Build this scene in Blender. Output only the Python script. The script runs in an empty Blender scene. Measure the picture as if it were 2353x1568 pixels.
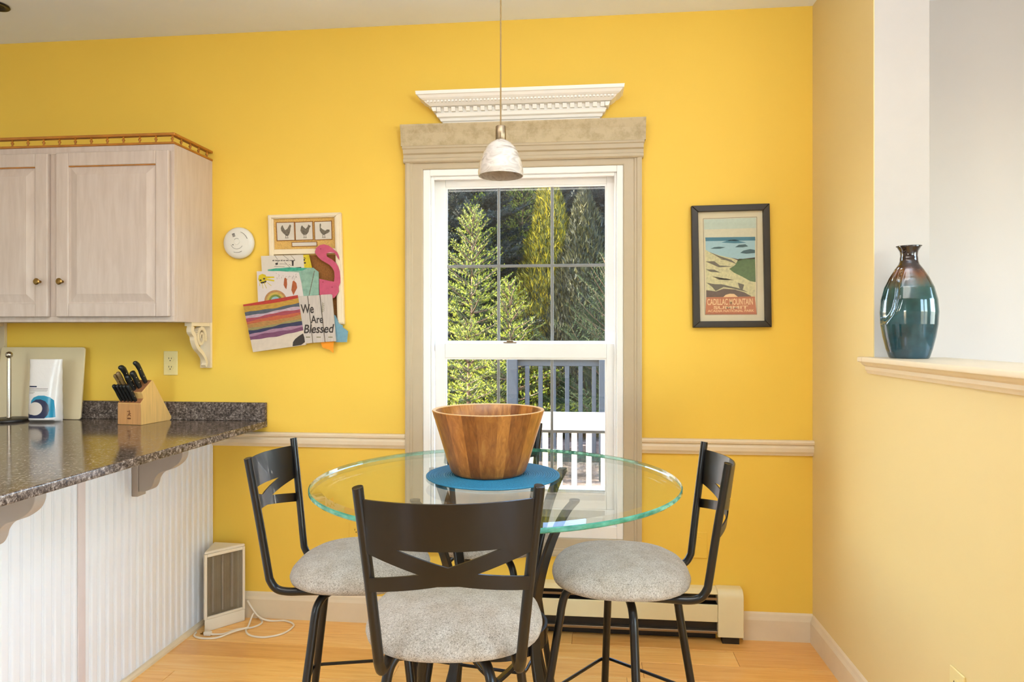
import bpy, bmesh, math, random
import numpy as np
from mathutils import Matrix, Vector
random.seed(7)
R = math.radians
PI = math.pi
SC = bpy.context.scene
COL = SC.collection

# ------------------------------------------------------------------ camera
cam = bpy.data.objects.new('camera', bpy.data.cameras.new('camera'))
COL.objects.link(cam)
cam.location = (0, 0, 1.334)
cam.rotation_euler = (R(90), 0, 0.10287)
cam.data.sensor_width = 36
cam.data.lens = 24.08
cam.data.shift_y = -0.0087
cam.data.clip_start = 0.05
SC.camera = cam

# ------------------------------------------------------------------ world, sun, big lights, exposure
W = bpy.data.worlds.new('world'); SC.world = W; W.use_nodes = True
wn = W.node_tree.nodes; wl = W.node_tree.links
sky = wn.new('ShaderNodeTexSky'); sky.sky_type = 'NISHITA'
sky.sun_disc = False; sky.sun_elevation = R(30); sky.sun_rotation = R(-100); sky.altitude = 50
sky.air_density = 1.0; sky.dust_density = 1.2; sky.ozone_density = 1.0
wl.new(sky.outputs[0], wn['Background'].inputs[0]); wn['Background'].inputs[1].default_value = 3.6

def light(name, kind, loc, aim, energy, color, **kw):
    d = bpy.data.lights.new(name, kind); d.energy = energy; d.color = color
    for k, v in kw.items(): setattr(d, k, v)
    o = bpy.data.objects.new(name, d); COL.objects.link(o); o.location = loc
    o.rotation_euler = (Vector(aim) - Vector(loc)).to_track_quat('-Z', 'Y').to_euler()
    return o
light('sun', 'SUN', (-8, 6, 6), (-8 + .93, 6 - .08, 6 - .42), 62.0, (1.0, .92, .76), angle=R(0.6))
# daylight entering by the glazed door behind the viewer on the right and the next room's window
light('daylight_rear_door', 'AREA', (2.95, -2.85, 1.35), (.2, 3, 1.2), 4, (.66, .83, 1.0), shape='RECTANGLE', size=.95, size_y=2.2)
light('daylight_next_room', 'AREA', (3.5, -1.65, 1.2), (-1.7, 2.0, .7), 13, (.57, .79, 1.0), shape='RECTANGLE', size=1.6, size_y=2.1)
light('side_fill', 'AREA', (3.5, 1.2, 1.75), (-1.7, 2.4, 1.2), 19, (.60, .80, 1.0), shape='RECTANGLE', size=1.4, size_y=1.3)  # added unseen panel that brightens faces turned to the right
light('rear_left_fill', 'AREA', (-2.9, -2.85, 1.6), (1.2, 2.0, 1.1), 5, (.66, .83, 1.0), shape='RECTANGLE', size=.9, size_y=1.3)  # added unseen panel that lights the right wall
# added unseen lights: two panels at ceiling height and an uplight
light('ceiling_fill', 'AREA', (-.45, .55, 2.70), (-.45, .75, 0), 34, (1, .94, .86), shape='RECTANGLE', size=1.6, size_y=1.2)  # added to brighten the floor and seats
light('left_ceiling_fill', 'AREA', (-1.7, .9, 2.70), (-1.7, 1.5, 0), 13, (1, .92, .84), shape='RECTANGLE', size=.9, size_y=.6)  # added to lift the back wall at the left
light('fill_uplight', 'AREA', (.62, .55, 1.96), (.50, .66, 2.96), 60, (.80, .90, 1), shape='DISK', size=.5)  # added without a lamp body, bounces light off the ceiling
SC.view_settings.view_transform = 'Standard'
SC.view_settings.look = 'None'
SC.view_settings.gamma = 1
SC.view_settings.use_curve_mapping = False
SC.view_settings.exposure = -0.28
SC.cycles.use_denoising = True
SC.cycles.max_bounces = 14
SC.cycles.transparent_max_bounces = 16
SC.cycles.diffuse_bounces = 4
SC.cycles.sample_clamp_indirect = 8

# ------------------------------------------------------------------ materials
def lin(c):
    return tuple((v / 255 / 12.92) if v / 255 <= .04045 else (((v / 255) + .055) / 1.055) ** 2.4 for v in c) + (1,)
def new_mat(name):
    m = bpy.data.materials.new(name); m.use_nodes = True
    nt = m.node_tree; b = nt.nodes['Principled BSDF']
    return m, nt, b
def setp(b, **kw):
    for k, v in kw.items():
        k = k.replace('_', ' ')
        if k in b.inputs: b.inputs[k].default_value = v
def coords(nt, scale=(1, 1, 1), space='Object', rot=(0, 0, 0)):
    tc = nt.nodes.new('ShaderNodeTexCoord'); mp = nt.nodes.new('ShaderNodeMapping')
    mp.inputs['Scale'].default_value = scale; mp.inputs['Rotation'].default_value = rot
    nt.links.new(tc.outputs[space], mp.inputs[0]); return mp.outputs[0]
def noise(nt, vec, scale, detail=4, rough=.55, dist=0):
    n = nt.nodes.new('ShaderNodeTexNoise'); n.inputs['Scale'].default_value = scale
    n.inputs['Detail'].default_value = detail; n.inputs['Roughness'].default_value = rough
    n.inputs['Distortion'].default_value = dist
    nt.links.new(vec, n.inputs['Vector']); return n.outputs['Fac']
def ramp(nt, fac, stops, interp='LINEAR'):
    r = nt.nodes.new('ShaderNodeValToRGB'); r.color_ramp.interpolation = interp
    e = r.color_ramp.elements
    while len(e) < len(stops): e.new(.5)
    for k, (p, c) in enumerate(stops): e[k].position = p; e[k].color = c
    nt.links.new(fac, r.inputs[0]); return r.outputs[0]
def mixc(nt, fac, a, b, mode='MIX'):
    m = nt.nodes.new('ShaderNodeMix'); m.data_type = 'RGBA'; m.blend_type = mode
    for i, v in ((0, fac), (6, a), (7, b)):
        if isinstance(v, (int, float, tuple)): m.inputs[i].default_value = v
        else: nt.links.new(v, m.inputs[i])
    return m.outputs[2]
def bump(nt, b, h, strength, dist=.002):
    n = nt.nodes.new('ShaderNodeBump'); n.inputs['Strength'].default_value = strength
    n.inputs['Distance'].default_value = dist
    nt.links.new(h, n.inputs['Height']); nt.links.new(n.outputs[0], b.inputs['Normal'])
def simple(name, rgb, rough=.5, metal=0, var=.06, vscale=9, stretch=(1, 1, 1), bmp=0, bscale=200, bdist=.001, spec=.5, coat=0):
    """plain painted or bare surface: base colour with a soft noise of lighter and darker, optional fine relief"""
    m, nt, b = new_mat(name)
    c = lin(rgb); v = coords(nt, stretch)
    f = noise(nt, v, vscale)
    lo = tuple(x * (1 - var) for x in c[:3]) + (1,); hi = tuple(min(1, x * (1 + var)) for x in c[:3]) + (1,)
    nt.links.new(ramp(nt, f, [(.3, lo), (.7, hi)]), b.inputs['Base Color'])
    setp(b, Roughness=rough, Metallic=metal, Specular_IOR_Level=spec, Coat_Weight=coat)
    if bmp: bump(nt, b, noise(nt, coords(nt), bscale, 3), bmp, bdist)
    return m

M = {}
M['yellow'] = simple('yellow_wall_paint', (242, 201, 82), .55, var=.02, vscale=1.5, bmp=.12, bscale=260, spec=.3)
M['washed_yellow'] = simple('light_washed_yellow_paint', (230, 206, 146), .55, var=.02, vscale=1.5, bmp=.12, bscale=260, spec=.3)  # same yellow as the back wall, paled to stand for washed-out light
M['beige'] = simple('beige_wall_paint', (214, 205, 194), .6, var=.02, vscale=1.5, bmp=.12, bscale=260, spec=.3)
M['ceiling'] = simple('ceiling_paint', (238, 244, 253), .8, var=.02, vscale=2, bmp=.1, bscale=180, spec=.2)
M['trim'] = simple('cream_trim_paint', (230, 212, 180), .38, var=.03, vscale=12)
M['casing'] = simple('tan_cream_casing_paint', (190, 173, 143), .4, var=.03, vscale=12)
M['room'] = simple('pale_grey_room_paint', (206, 206, 204), .7, var=.02)
M['white'] = simple('white_sash_paint', (248, 247, 243), .35, var=.015, vscale=8)
M['muntin'] = simple('backlit_grey_grille', (128, 128, 124), .4, var=.05)  # white bars greyed in the colour to look backlit
M['plate'] = simple('cream_plastic', (236, 216, 150), .35, var=.02)
M['slot'] = simple('dark_slot', (30, 26, 20), .6)
M['heater_cream'] = simple('cream_enamel', (236, 222, 178), .35, var=.03)
M['black'] = simple('black_paint', (24, 21, 18), .4, var=.1)
M['bronze'] = simple('dark_bronze_metal', (14, 11, 9), .36, metal=.0, spec=.38, var=.12, vscale=40, bmp=.08, bscale=700, bdist=.0003, coat=.22)
M['chrome'] = simple('brushed_steel', (196, 186, 170), .24, metal=1, var=.05)
M['brass'] = simple('aged_brass', (150, 118, 66), .3, metal=1, var=.15, vscale=60)
M['nickel'] = simple('warm_nickel', (150, 132, 108), .35, metal=.9, var=.08, vscale=40, stretch=(1, 1, 12))
M['white_plastic'] = simple('white_plastic', (222, 218, 208), .35, var=.02)
M['cream_plastic'] = simple('heater_plastic', (236, 226, 204), .4, var=.02)
M['grey_line'] = simple('grey_print', (120, 116, 108), .6)
M['paper'] = simple('paper', (208, 198, 184), .75, var=.03, vscale=30)
M['paper_pink'] = simple('drawing_paper', (208, 196, 190), .75, var=.03, vscale=30)
M['ink'] = simple('dark_ink', (52, 44, 40), .7)
M['grey_ink'] = simple('grey_feather_ink', (108, 98, 84), .8, var=.45, vscale=220)
M['burlap'] = simple('burlap_mat', (206, 164, 90), .85, var=.22, vscale=260, bmp=.3, bscale=500)
M['cork'] = simple('brown_cork', (140, 88, 36), .85, var=.25, vscale=200)
M['flamingo'] = simple('pink_card', (186, 78, 104), .7, var=.1, vscale=40)
M['flamingo_dark'] = simple('deep_pink_print', (150, 40, 70), .7)
M['soft_yellow'] = simple('yellow_crayon', (200, 176, 24), .7, var=.15, vscale=80)
M['brown_crayon'] = simple('brown_crayon', (160, 82, 40), .7, var=.2, vscale=90)
M['teal_card'] = simple('sea_green_wash', (132, 164, 146), .7, var=.2, vscale=40)
M['teal_paint'] = simple('green_paint_stroke', (54, 150, 124), .6, var=.25, vscale=60)
M['blue_card'] = simple('pale_blue_card', (112, 152, 168), .7, var=.08, vscale=60)
M['orange_card'] = simple('orange_card', (244, 150, 26), .7, var=.08, vscale=60)
M['whitewash'] = simple('whitewashed_board', (190, 178, 168), .7, var=.1, vscale=30, stretch=(4, 4, .5))
M['sprig'] = simple('olive_print', (104, 100, 50), .7)
M['white_canvas'] = simple('white_canvas', (204, 188, 170), .75, var=.06, vscale=40)
for n, c in dict(red=(168, 43, 29), gold=(177, 134, 43), slate=(72, 79, 89), lavender=(175, 151, 163), magenta=(151, 60, 72), orange=(177, 86, 51),
                 ochre=(163, 118, 60), olive=(137, 127, 79), navy=(39, 41, 72), mauve=(153, 116, 137), plum=(110, 61, 92), rain1=(168, 120, 72),
                 rain2=(184, 154, 68), rain3=(106, 120, 43), rain4=(137, 168, 175)).items():
    M['p_' + n] = simple('paint_' + n, c, .55, var=.2, vscale=50, stretch=(1, 1, 4), bmp=.4, bscale=160)
M['frame_black'] = simple('black_frame_wood', (46, 38, 26), .45, var=.1, vscale=30)
M['mat_cream'] = simple('poster_paper', (236, 218, 182), .6, var=.03, vscale=20)
for n, c in dict(sky1=(206, 216, 200), sky2=(228, 218, 190), sea=(70, 128, 150), water=(176, 208, 216), isle=(66, 98, 104), shore=(222, 210, 160),
                 green=(96, 120, 70), rock=(112, 86, 70), crack=(112, 100, 82), panel=(206, 120, 70), letter=(250, 206, 150), rim=(176, 92, 50)).items():
    M['q_' + n] = simple('print_' + n, c, .55, var=.18 if n in ('green', 'shore', 'rock') else .04, vscale=90)
M['vase_neck'] = simple('x', (20, 14, 10))
M['mulch_edge'] = simple('deck_edge', (150, 120, 100), .8)
M['rail_white'] = simple('white_rail_paint', (244, 244, 246), .5, var=.03)
M['rail_blue'] = simple('shade_darkened_blue_grey', (40, 48, 56), .75, var=.15, vscale=30, stretch=(2, 2, .4))  # colour darkened so the railing reads as standing in shade
M['rail_brown'] = simple('cedar_cap', (150, 96, 70), .7, var=.15, vscale=20)
M['bark'] = simple('tree_bark', (88, 66, 48), .9, var=.3, vscale=30, bmp=.6, bscale=60, bdist=.01)
M['cord_white'] = simple('white_cord', (238, 226, 206), .5, var=.02)
M['cord_brown'] = simple('bronze_cord', (132, 104, 56), .5, var=.1, vscale=100)
M['bead_white'] = simple('white_beadboard_paint', (240, 240, 242), .42, var=.015, vscale=6)
M['batten'] = simple('pinkish_batten', (222, 208, 204), .5, var=.03)
M['corbel_shade'] = simple('shaded_corbel_paint', (172, 160, 148), .45, var=.04)  # corbel shade put into the colour
M['dust'] = simple('x2', (200, 180, 140))

def m_floor():
    m, nt, b = new_mat('oak_plank')
    oi = nt.nodes.new('ShaderNodeObjectInfo')
    tc = nt.nodes.new('ShaderNodeTexCoord'); add = nt.nodes.new('ShaderNodeVectorMath'); add.operation = 'MULTIPLY_ADD'
    cmb = nt.nodes.new('ShaderNodeCombineXYZ')
    for i in range(3): nt.links.new(oi.outputs['Random'], cmb.inputs[i])
    add.inputs[1].default_value = (37, 53, 11); nt.links.new(cmb.outputs[0], add.inputs[0]); nt.links.new(tc.outputs['Object'], add.inputs[2])
    mp = nt.nodes.new('ShaderNodeMapping'); mp.inputs['Scale'].default_value = (1.6, 26, 1); nt.links.new(add.outputs[0], mp.inputs[0])
    f = noise(nt, mp.outputs[0], 2.2, 8, .62, .8)
    g = ramp(nt, f, [(.25, lin((232, 172, 94))), (.5, lin((252, 200, 118))), (.75, lin((255, 216, 142)))])
    t = ramp(nt, oi.outputs['Random'], [(0, lin((240, 226, 212))), (.5, lin((255, 252, 248))), (1, lin((255, 246, 232)))])
    nt.links.new(mixc(nt, 1.0, g, t, 'MULTIPLY'), b.inputs['Base Color'])
    setp(b, Roughness=.3, Coat_Weight=.25, Coat_Roughness=.2)
    bump(nt, b, f, .08, .001)
    return m
M['oak'] = m_floor()

def m_granite(name='polished_granite', rough=.11, spec=.42):
    m, nt, b = new_mat(name)
    v = coords(nt)
    f1 = noise(nt, v, 95, 6, .75); f2 = noise(nt, v, 38, 4, .6, .6)
    vo = nt.nodes.new('ShaderNodeTexVoronoi'); vo.inputs['Scale'].default_value = 210; nt.links.new(v, vo.inputs['Vector'])
    c1 = ramp(nt, f1, [(.36, lin((52, 44, 41))), (.47, lin((112, 99, 92))), (.56, lin((160, 147, 138))), (.68, lin((230, 222, 214)))])
    c2 = ramp(nt, f2, [(.35, lin((150, 132, 118))), (.6, lin((255, 250, 244)))])
    c3 = ramp(nt, vo.outputs['Color'], [(.2, lin((130, 120, 112))), (.8, lin((255, 255, 255)))])
    nt.links.new(mixc(nt, .7, mixc(nt, .8, c1, c2, 'MULTIPLY'), c3, 'MULTIPLY'), b.inputs['Base Color'])
    setp(b, Roughness=rough, Specular_IOR_Level=spec)
    return m
M['granite'] = m_granite()
M['granite_splash'] = m_granite('honed_granite', .42, .3)

def m_cabinet():
    m, nt, b = new_mat('pickled_maple')
    v = coords(nt, (9, 9, 1.1))
    f = noise(nt, v, 6, 5, .5, .4)
    nt.links.new(ramp(nt, f, [(.25, lin((194, 176, 163))), (.55, lin((203, 186, 174))), (.8, lin((209, 194, 183)))]), b.inputs['Base Color'])
    setp(b, Roughness=.42); bump(nt, b, f, .05, .0006)
    return m
M['pickled'] = m_cabinet()
M['honey'] = simple('honey_oak_rail', (176, 112, 34), .4, var=.18, vscale=24, stretch=(1, 1, 1))

def m_fabric():
    m, nt, b = new_mat('chenille_seat_fabric')
    v = coords(nt)
    f = noise(nt, v, 330, 3, .7, 1.2); w = noise(nt, v, 24, 3)
    c = ramp(nt, f, [(.32, lin((120, 110, 100))), (.48, lin((190, 181, 169))), (.66, lin((224, 217, 207)))])
    c2 = ramp(nt, w, [(.3, lin((232, 226, 218))), (.7, lin((255, 255, 255)))])
    nt.links.new(mixc(nt, 1, c, c2, 'MULTIPLY'), b.inputs['Base Color'])
    setp(b, Roughness=.9, Sheen_Weight=.25, Specular_IOR_Level=.2); bump(nt, b, f, .7, .003)
    return m
M['fabric'] = m_fabric()

def m_stave():
    m, nt, b = new_mat('acacia_stave')
    oi = nt.nodes.new('ShaderNodeObjectInfo')
    tc = nt.nodes.new('ShaderNodeTexCoord'); cmb = nt.nodes.new('ShaderNodeCombineXYZ')
    for i in range(3): nt.links.new(oi.outputs['Random'], cmb.inputs[i])
    ad = nt.nodes.new('ShaderNodeVectorMath'); ad.operation = 'MULTIPLY_ADD'; ad.inputs[1].default_value = (9, 5, 3)
    nt.links.new(cmb.outputs[0], ad.inputs[0]); nt.links.new(tc.outputs['Object'], ad.inputs[2])
    mp = nt.nodes.new('ShaderNodeMapping'); mp.inputs['Scale'].default_value = (30, 30, 2.5); nt.links.new(ad.outputs[0], mp.inputs[0])
    f = noise(nt, mp.outputs[0], 2.6, 6, .6, .6)
    a = ramp(nt, f, [(.3, lin((148, 92, 36))), (.55, lin((186, 122, 52))), (.75, lin((210, 152, 76)))])
    t = ramp(nt, oi.outputs['Random'], [(0, lin((178, 160, 150))), (.35, lin((214, 206, 198))), (.6, lin((255, 255, 250))), (1, lin((236, 220, 206)))])
    nt.links.new(mixc(nt, 1, a, t, 'MULTIPLY'), b.inputs['Base Color'])
    setp(b, Roughness=.36, Coat_Weight=.12)
    return m
M['stave'] = m_stave()
M['bamboo'] = simple('pale_maple_block', (232, 186, 112), .45, var=.1, vscale=8, stretch=(14, 14, 1))
M['bamboo_front'] = simple('maple_block_front', (206, 150, 92), .45, var=.12, vscale=8, stretch=(14, 14, 1))
M['slot_wood'] = simple('maple_slot_face', (158, 104, 66), .5, var=.15, vscale=10, stretch=(2, 30, 30))
M['handle_black'] = simple('black_knife_handle', (30, 31, 30), .33, var=.15, vscale=40)
M['handle_bronze'] = simple('shears_handle', (132, 104, 62), .35, var=.2, vscale=40)
M['brand'] = simple('burnt_mark', (120, 68, 30), .6)
M['mat_teal'] = simple('woven_teal', (30, 112, 146), .6, var=.25, vscale=300, bmp=.4, bscale=400)
M['pack_white'] = simple('glossy_white_film', (236, 228, 222), .22, var=.02, bmp=.35, bscale=28, bdist=.004)
M['pack_teal'] = simple('teal_print', (28, 140, 174), .25)
M['pack_navy'] = simple('navy_print', (32, 38, 72), .25)
M['pack_cream'] = simple('cream_print', (226, 212, 198), .25)
M['board'] = simple('frosted_cutting_board', (224, 206, 168), .35, var=.02)
M['wick'] = simple('grille_wire', (150, 142, 124), .4, metal=.5, var=.1)
M['grille_back'] = simple('heater_reflector', (176, 166, 140), .35, metal=.5, var=.1, vscale=20)

def m_vase():
    m, nt, b = new_mat('teal_reactive_glaze')
    v = coords(nt); sep = nt.nodes.new('ShaderNodeSeparateXYZ'); nt.links.new(v, sep.inputs[0])
    n = noise(nt, coords(nt, (1, 1, .35)), 26, 4, .6, .4)
    ma = nt.nodes.new('ShaderNodeMath'); ma.operation = 'MULTIPLY_ADD'; ma.inputs[1].default_value = .07; nt.links.new(n, ma.inputs[0]); nt.links.new(sep.outputs[2], ma.inputs[2])
    mr = nt.nodes.new('ShaderNodeMapRange'); mr.inputs[1].default_value = .035; mr.inputs[2].default_value = .395; nt.links.new(ma.outputs[0], mr.inputs[0])
    c = ramp(nt, mr.outputs[0], [(0, lin((22, 64, 80))), (.3, lin((34, 78, 84))), (.62, lin((46, 82, 74))), (.7, lin((92, 78, 56))), (.765, lin((116, 66, 30))), (.82, lin((50, 30, 22))), (1, lin((38, 26, 22)))])
    k = ramp(nt, noise(nt, v, 14, 3), [(.35, lin((170, 180, 180))), (.65, lin((255, 255, 255)))])
    nt.links.new(mixc(nt, 1, c, k, 'MULTIPLY'), b.inputs['Base Color'])
    setp(b, Roughness=.09, Specular_IOR_Level=.6, Coat_Weight=.5, Coat_Roughness=.03)
    return m
M['vase'] = m_vase()

def m_alabaster():
    m, nt, b = new_mat('alabaster_glass')
    f = noise(nt, coords(nt, (1, 1, 2.2)), 15, 4, .5, 1.6)
    nt.links.new(ramp(nt, f, [(.3, lin((150, 140, 130))), (.5, lin((205, 197, 190))), (.7, lin((172, 163, 154)))]), b.inputs['Base Color'])
    setp(b, Roughness=.18, Transmission_Weight=.0, Subsurface_Weight=.25, Subsurface_Radius=(.02, .018, .015), Coat_Weight=.3)
    return m
M['alabaster'] = m_alabaster()

def m_dusty(name, rgb, dirt):
    m, nt, b = new_mat(name)
    f = noise(nt, coords(nt, (1, 1, 1)), 16, 8, .75)
    nt.links.new(ramp(nt, f, [(.30, lin(dirt)), (.55, lin(rgb)), (.8, lin(rgb))]), b.inputs['Base Color'])
    setp(b, Roughness=.6); return m
M['dusty'] = m_dusty('dusty_crown_paint', (198, 180, 144), (164, 144, 106))
M['trim_bright'] = simple('white_shelf_paint', (250, 246, 238), .4, var=.02)

def m_glass(name, tint, rough=0.0):
    """thin architectural glass: clear straight through, mirror by Fresnel"""
    m, nt, b = new_mat(name); nt.nodes.remove(b)
    out = nt.nodes['Material Output']
    geo = nt.nodes.new('ShaderNodeNewGeometry')
    mr = nt.nodes.new('ShaderNodeMapRange'); mr.inputs[3].default_value = 1.5; mr.inputs[4].default_value = 1 / 1.5
    nt.links.new(geo.outputs['Backfacing'], mr.inputs[0])
    fr = nt.nodes.new('ShaderNodeFresnel'); nt.links.new(mr.outputs[0], fr.inputs['IOR'])
    tr = nt.nodes.new('ShaderNodeBsdfTransparent'); tr.inputs[0].default_value = tint
    gl = nt.nodes.new('ShaderNodeBsdfGlossy'); gl.inputs['Roughness'].default_value = rough
    mx = nt.nodes.new('ShaderNodeMixShader'); nt.links.new(fr.outputs[0], mx.inputs[0])
    nt.links.new(tr.outputs[0], mx.inputs[1]); nt.links.new(gl.outputs[0], mx.inputs[2]); nt.links.new(mx.outputs[0], out.inputs[0])
    return m
M['pane'] = m_glass('window_glass', (.97, .98, .98, 1))
M['table_glass'] = m_glass('table_glass', (.945, .975, .955, 1))
def m_edge():
    m, nt, b = new_mat('green_glass_edge')
    f = noise(nt, coords(nt, (1, 1, 3)), 26, 4)
    nt.links.new(ramp(nt, f, [(.35, lin((26, 124, 98))), (.65, lin((96, 190, 164)))]), b.inputs['Base Color'])
    setp(b, Roughness=.08, Transmission_Weight=.35, IOR=1.3, Specular_IOR_Level=.7, Coat_Weight=.4)
    return m
M['glass_edge'] = m_edge()

def m_ground():
    m, nt, b = new_mat('bark_mulch_ground')
    v = coords(nt); f = noise(nt, v, 9, 8, .7); g = noise(nt, v, 1.2, 3)
    c = ramp(nt, f, [(.3, lin((96, 74, 66))), (.5, lin((150, 124, 114))), (.72, lin((206, 186, 176)))])
    k = ramp(nt, g, [(.35, lin((180, 176, 170))), (.7, lin((255, 255, 255)))])
    nt.links.new(mixc(nt, 1, c, k, 'MULTIPLY'), b.inputs['Base Color']); setp(b, Roughness=.95); bump(nt, b, f, .8, .02)
    return m
M['ground'] = m_ground()
def m_leaf(name, stops):
    m, nt, b = new_mat(name)
    geo = nt.nodes.new('ShaderNodeNewGeometry')
    nt.links.new(ramp(nt, geo.outputs['Random Per Island'], [(p, lin(c)) for p, c in stops]), b.inputs['Base Color'])
    setp(b, Roughness=.6, Specular_IOR_Level=.25); return m
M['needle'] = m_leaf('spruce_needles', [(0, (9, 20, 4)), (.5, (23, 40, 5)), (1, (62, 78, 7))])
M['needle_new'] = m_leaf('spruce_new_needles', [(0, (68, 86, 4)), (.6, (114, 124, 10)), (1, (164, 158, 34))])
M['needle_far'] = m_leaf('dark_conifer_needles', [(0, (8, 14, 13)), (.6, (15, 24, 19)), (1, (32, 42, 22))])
M['thuja_dark'] = m_leaf('shaded_scales', [(0, (10, 16, 6)), (.6, (30, 34, 12)), (1, (66, 62, 22))])  # darker copy of the arborvitae scales, shade put into the colour
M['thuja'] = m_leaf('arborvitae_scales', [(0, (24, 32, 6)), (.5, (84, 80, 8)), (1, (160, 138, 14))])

# ------------------------------------------------------------------ building helpers
WM = {}
def tag(o, label=None, cat=None, group=None, kind=None):
    if label: o['label'] = label
    if cat: o['category'] = cat
    if group: o['group'] = group
    if kind: o['kind'] = kind
    return o
def thing(name, label, cat, loc=(0, 0, 0), rotz=0, group=None):
    o = bpy.data.objects.new(name, None); COL.objects.link(o); o.empty_display_size = .05
    o.location = loc; o.rotation_euler = (0, 0, rotz)
    WM[o] = Matrix.Translation(loc) @ Matrix.Rotation(rotz, 4, 'Z')
    return tag(o, label, cat, group)
class MB:
    def __init__(s): s.v = []; s.f = []; s.m = []
    def add(s, vs, fs, mi=0):
        n = len(s.v); s.v += [tuple(p) for p in vs]; s.f += [tuple(i + n for i in f) for f in fs]; s.m += [mi] * len(fs); return s
    def box(s, x0, x1, y0, y1, z0, z1, mi=0):
        x0, x1 = min(x0, x1), max(x0, x1); y0, y1 = min(y0, y1), max(y0, y1); z0, z1 = min(z0, z1), max(z0, z1)
        return s.add([(x0, y0, z0), (x1, y0, z0), (x1, y1, z0), (x0, y1, z0), (x0, y0, z1), (x1, y0, z1), (x1, y1, z1), (x0, y1, z1)],
                     [(3, 2, 1, 0), (4, 5, 6, 7), (0, 1, 5, 4), (1, 2, 6, 5), (2, 3, 7, 6), (3, 0, 4, 7)], mi)
    def prism(s, poly, axis, a, b, mi=0):
        """polygon in the two other axes (in x,y,z order) run from a to b along axis"""
        def P(p, t): return {'x': (t, p[0], p[1]), 'y': (p[0], t, p[1]), 'z': (p[0], p[1], t)}[axis]
        n = len(poly); ar = sum(poly[i][0] * poly[(i + 1) % n][1] - poly[(i + 1) % n][0] * poly[i][1] for i in range(n))
        if (ar < 0) != (axis == 'y'): poly = poly[::-1]
        if a > b: a, b = b, a
        vs = [P(p, a) for p in poly] + [P(p, b) for p in poly]
        fs = [tuple(range(n))[::-1], tuple(range(n, 2 * n))] + [(i, (i + 1) % n, n + (i + 1) % n, n + i) for i in range(n)]
        return s.add(vs, fs, mi)
    def lathe(s, prof, n=32, c=(0, 0, 0), a0=0, a1=2 * PI, sx=1, sy=1, mi=0, closed=False):
        full = abs(a1 - a0 - 2 * PI) < 1e-6; k = n if full else n + 1
        vs = []
        for r, z in prof:
            for i in range(k):
                a = a0 + (a1 - a0) * i / n
                vs.append((c[0] + r * math.cos(a) * sx, c[1] + r * math.sin(a) * sy, c[2] + z))
        fs = []; m = len(prof)
        for j in range(m if closed else m - 1):
            for i in range(n):
                i2 = (i + 1) % k; j2 = (j + 1) % m
                fs.append((j * k + i, j * k + i2, j2 * k + i2, j2 * k + i))
        return s.add(vs, fs, mi)
    def tube(s, pts, r, n=8, closed=False, mi=0, cap=True, flat=None):
        pts = [Vector(p) for p in pts]; m = len(pts); rs = r if isinstance(r, (list, tuple)) else [r] * m
        vs = []; prev = None
        for i, p in enumerate(pts):
            if closed: t = pts[(i + 1) % m] - pts[i - 1]
            else: t = pts[min(i + 1, m - 1)] - pts[max(i - 1, 0)]
            t.normalize()
            if prev is None:
                u = t.orthogonal().normalized() if flat is None else (Vector(flat) - t * t.dot(Vector(flat))).normalized()
            else:
                u = (prev - t * t.dot(prev)).normalized()
            prev = u; w = t.cross(u)
            for k in range(n):
                a = 2 * PI * k / n
                vs.append(tuple(p + (u * math.cos(a) + w * math.sin(a)) * rs[i]))
        fs = []
        for i in range(m if closed else m - 1):
            for k in range(n):
                j = (i + 1) % m; fs.append((i * n + k, i * n + (k + 1) % n, j * n + (k + 1) % n, j * n + k))
        if not closed and cap: fs += [tuple(range(n))[::-1], tuple(range((m - 1) * n, m * n))]
        return s.add(vs, fs, mi)
    def bar(s, pts, side, w, t, mi=0):
        """flat bar along pts; side = width direction, w full width, t full thickness"""
        pts = [Vector(p) for p in pts]; vs = []
        for i, p in enumerate(pts):
            d = (pts[min(i + 1, len(pts) - 1)] - pts[max(i - 1, 0)]).normalized()
            sd = Vector(side); sd = (sd - d * d.dot(sd)).normalized(); nn = d.cross(sd)
            for a, b in ((-1, -1), (1, -1), (1, 1), (-1, 1)): vs.append(tuple(p + sd * (a * w / 2) + nn * (b * t / 2)))
        fs = [(3, 2, 1, 0)]
        for i in range(len(pts) - 1):
            for k in range(4): fs.append((i * 4 + k, i * 4 + (k + 1) % 4, i * 4 + 4 + (k + 1) % 4, i * 4 + 4 + k))
        e = (len(pts) - 1) * 4; fs.append((e, e + 1, e + 2, e + 3))
        return s.add(vs, fs, mi)
    def sphere(s, c, r, n=12, m=8, sc=(1, 1, 1), mi=0):
        prof = [(r * math.sin(PI * j / m), -r * math.cos(PI * j / m)) for j in range(m + 1)]
        q = MB().lathe([(max(a, 1e-5), b) for a, b in prof], n)
        return s.add([(c[0] + x * sc[0], c[1] + y * sc[1], c[2] + z * sc[2]) for x, y, z in q.v], q.f, mi)
    def build(s, name, mat, parent=None, smooth=False, bevel=0, seg=2, world=True, angle=40, fix=True):
        me = bpy.data.meshes.new(name); v = s.v
        if parent is not None and world:
            inv = WM[parent].inverted(); v = [tuple(inv @ Vector(p)) for p in v]
        me.from_pydata(v, [], s.f)
        for mm in (mat if isinstance(mat, (list, tuple)) else [mat]): me.materials.append(M[mm] if isinstance(mm, str) else mm)
        if any(s.m): me.polygons.foreach_set('material_index', s.m)
        if fix:
            bm = bmesh.new(); bm.from_mesh(me); bmesh.ops.recalc_face_normals(bm, faces=bm.faces); bm.to_mesh(me); bm.free()
        if smooth:
            me.polygons.foreach_set('use_smooth', [True] * len(me.polygons))
            if angle and not bevel: me.set_sharp_from_angle(angle=R(angle))
        o = bpy.data.objects.new(name, me); COL.objects.link(o)
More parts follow.
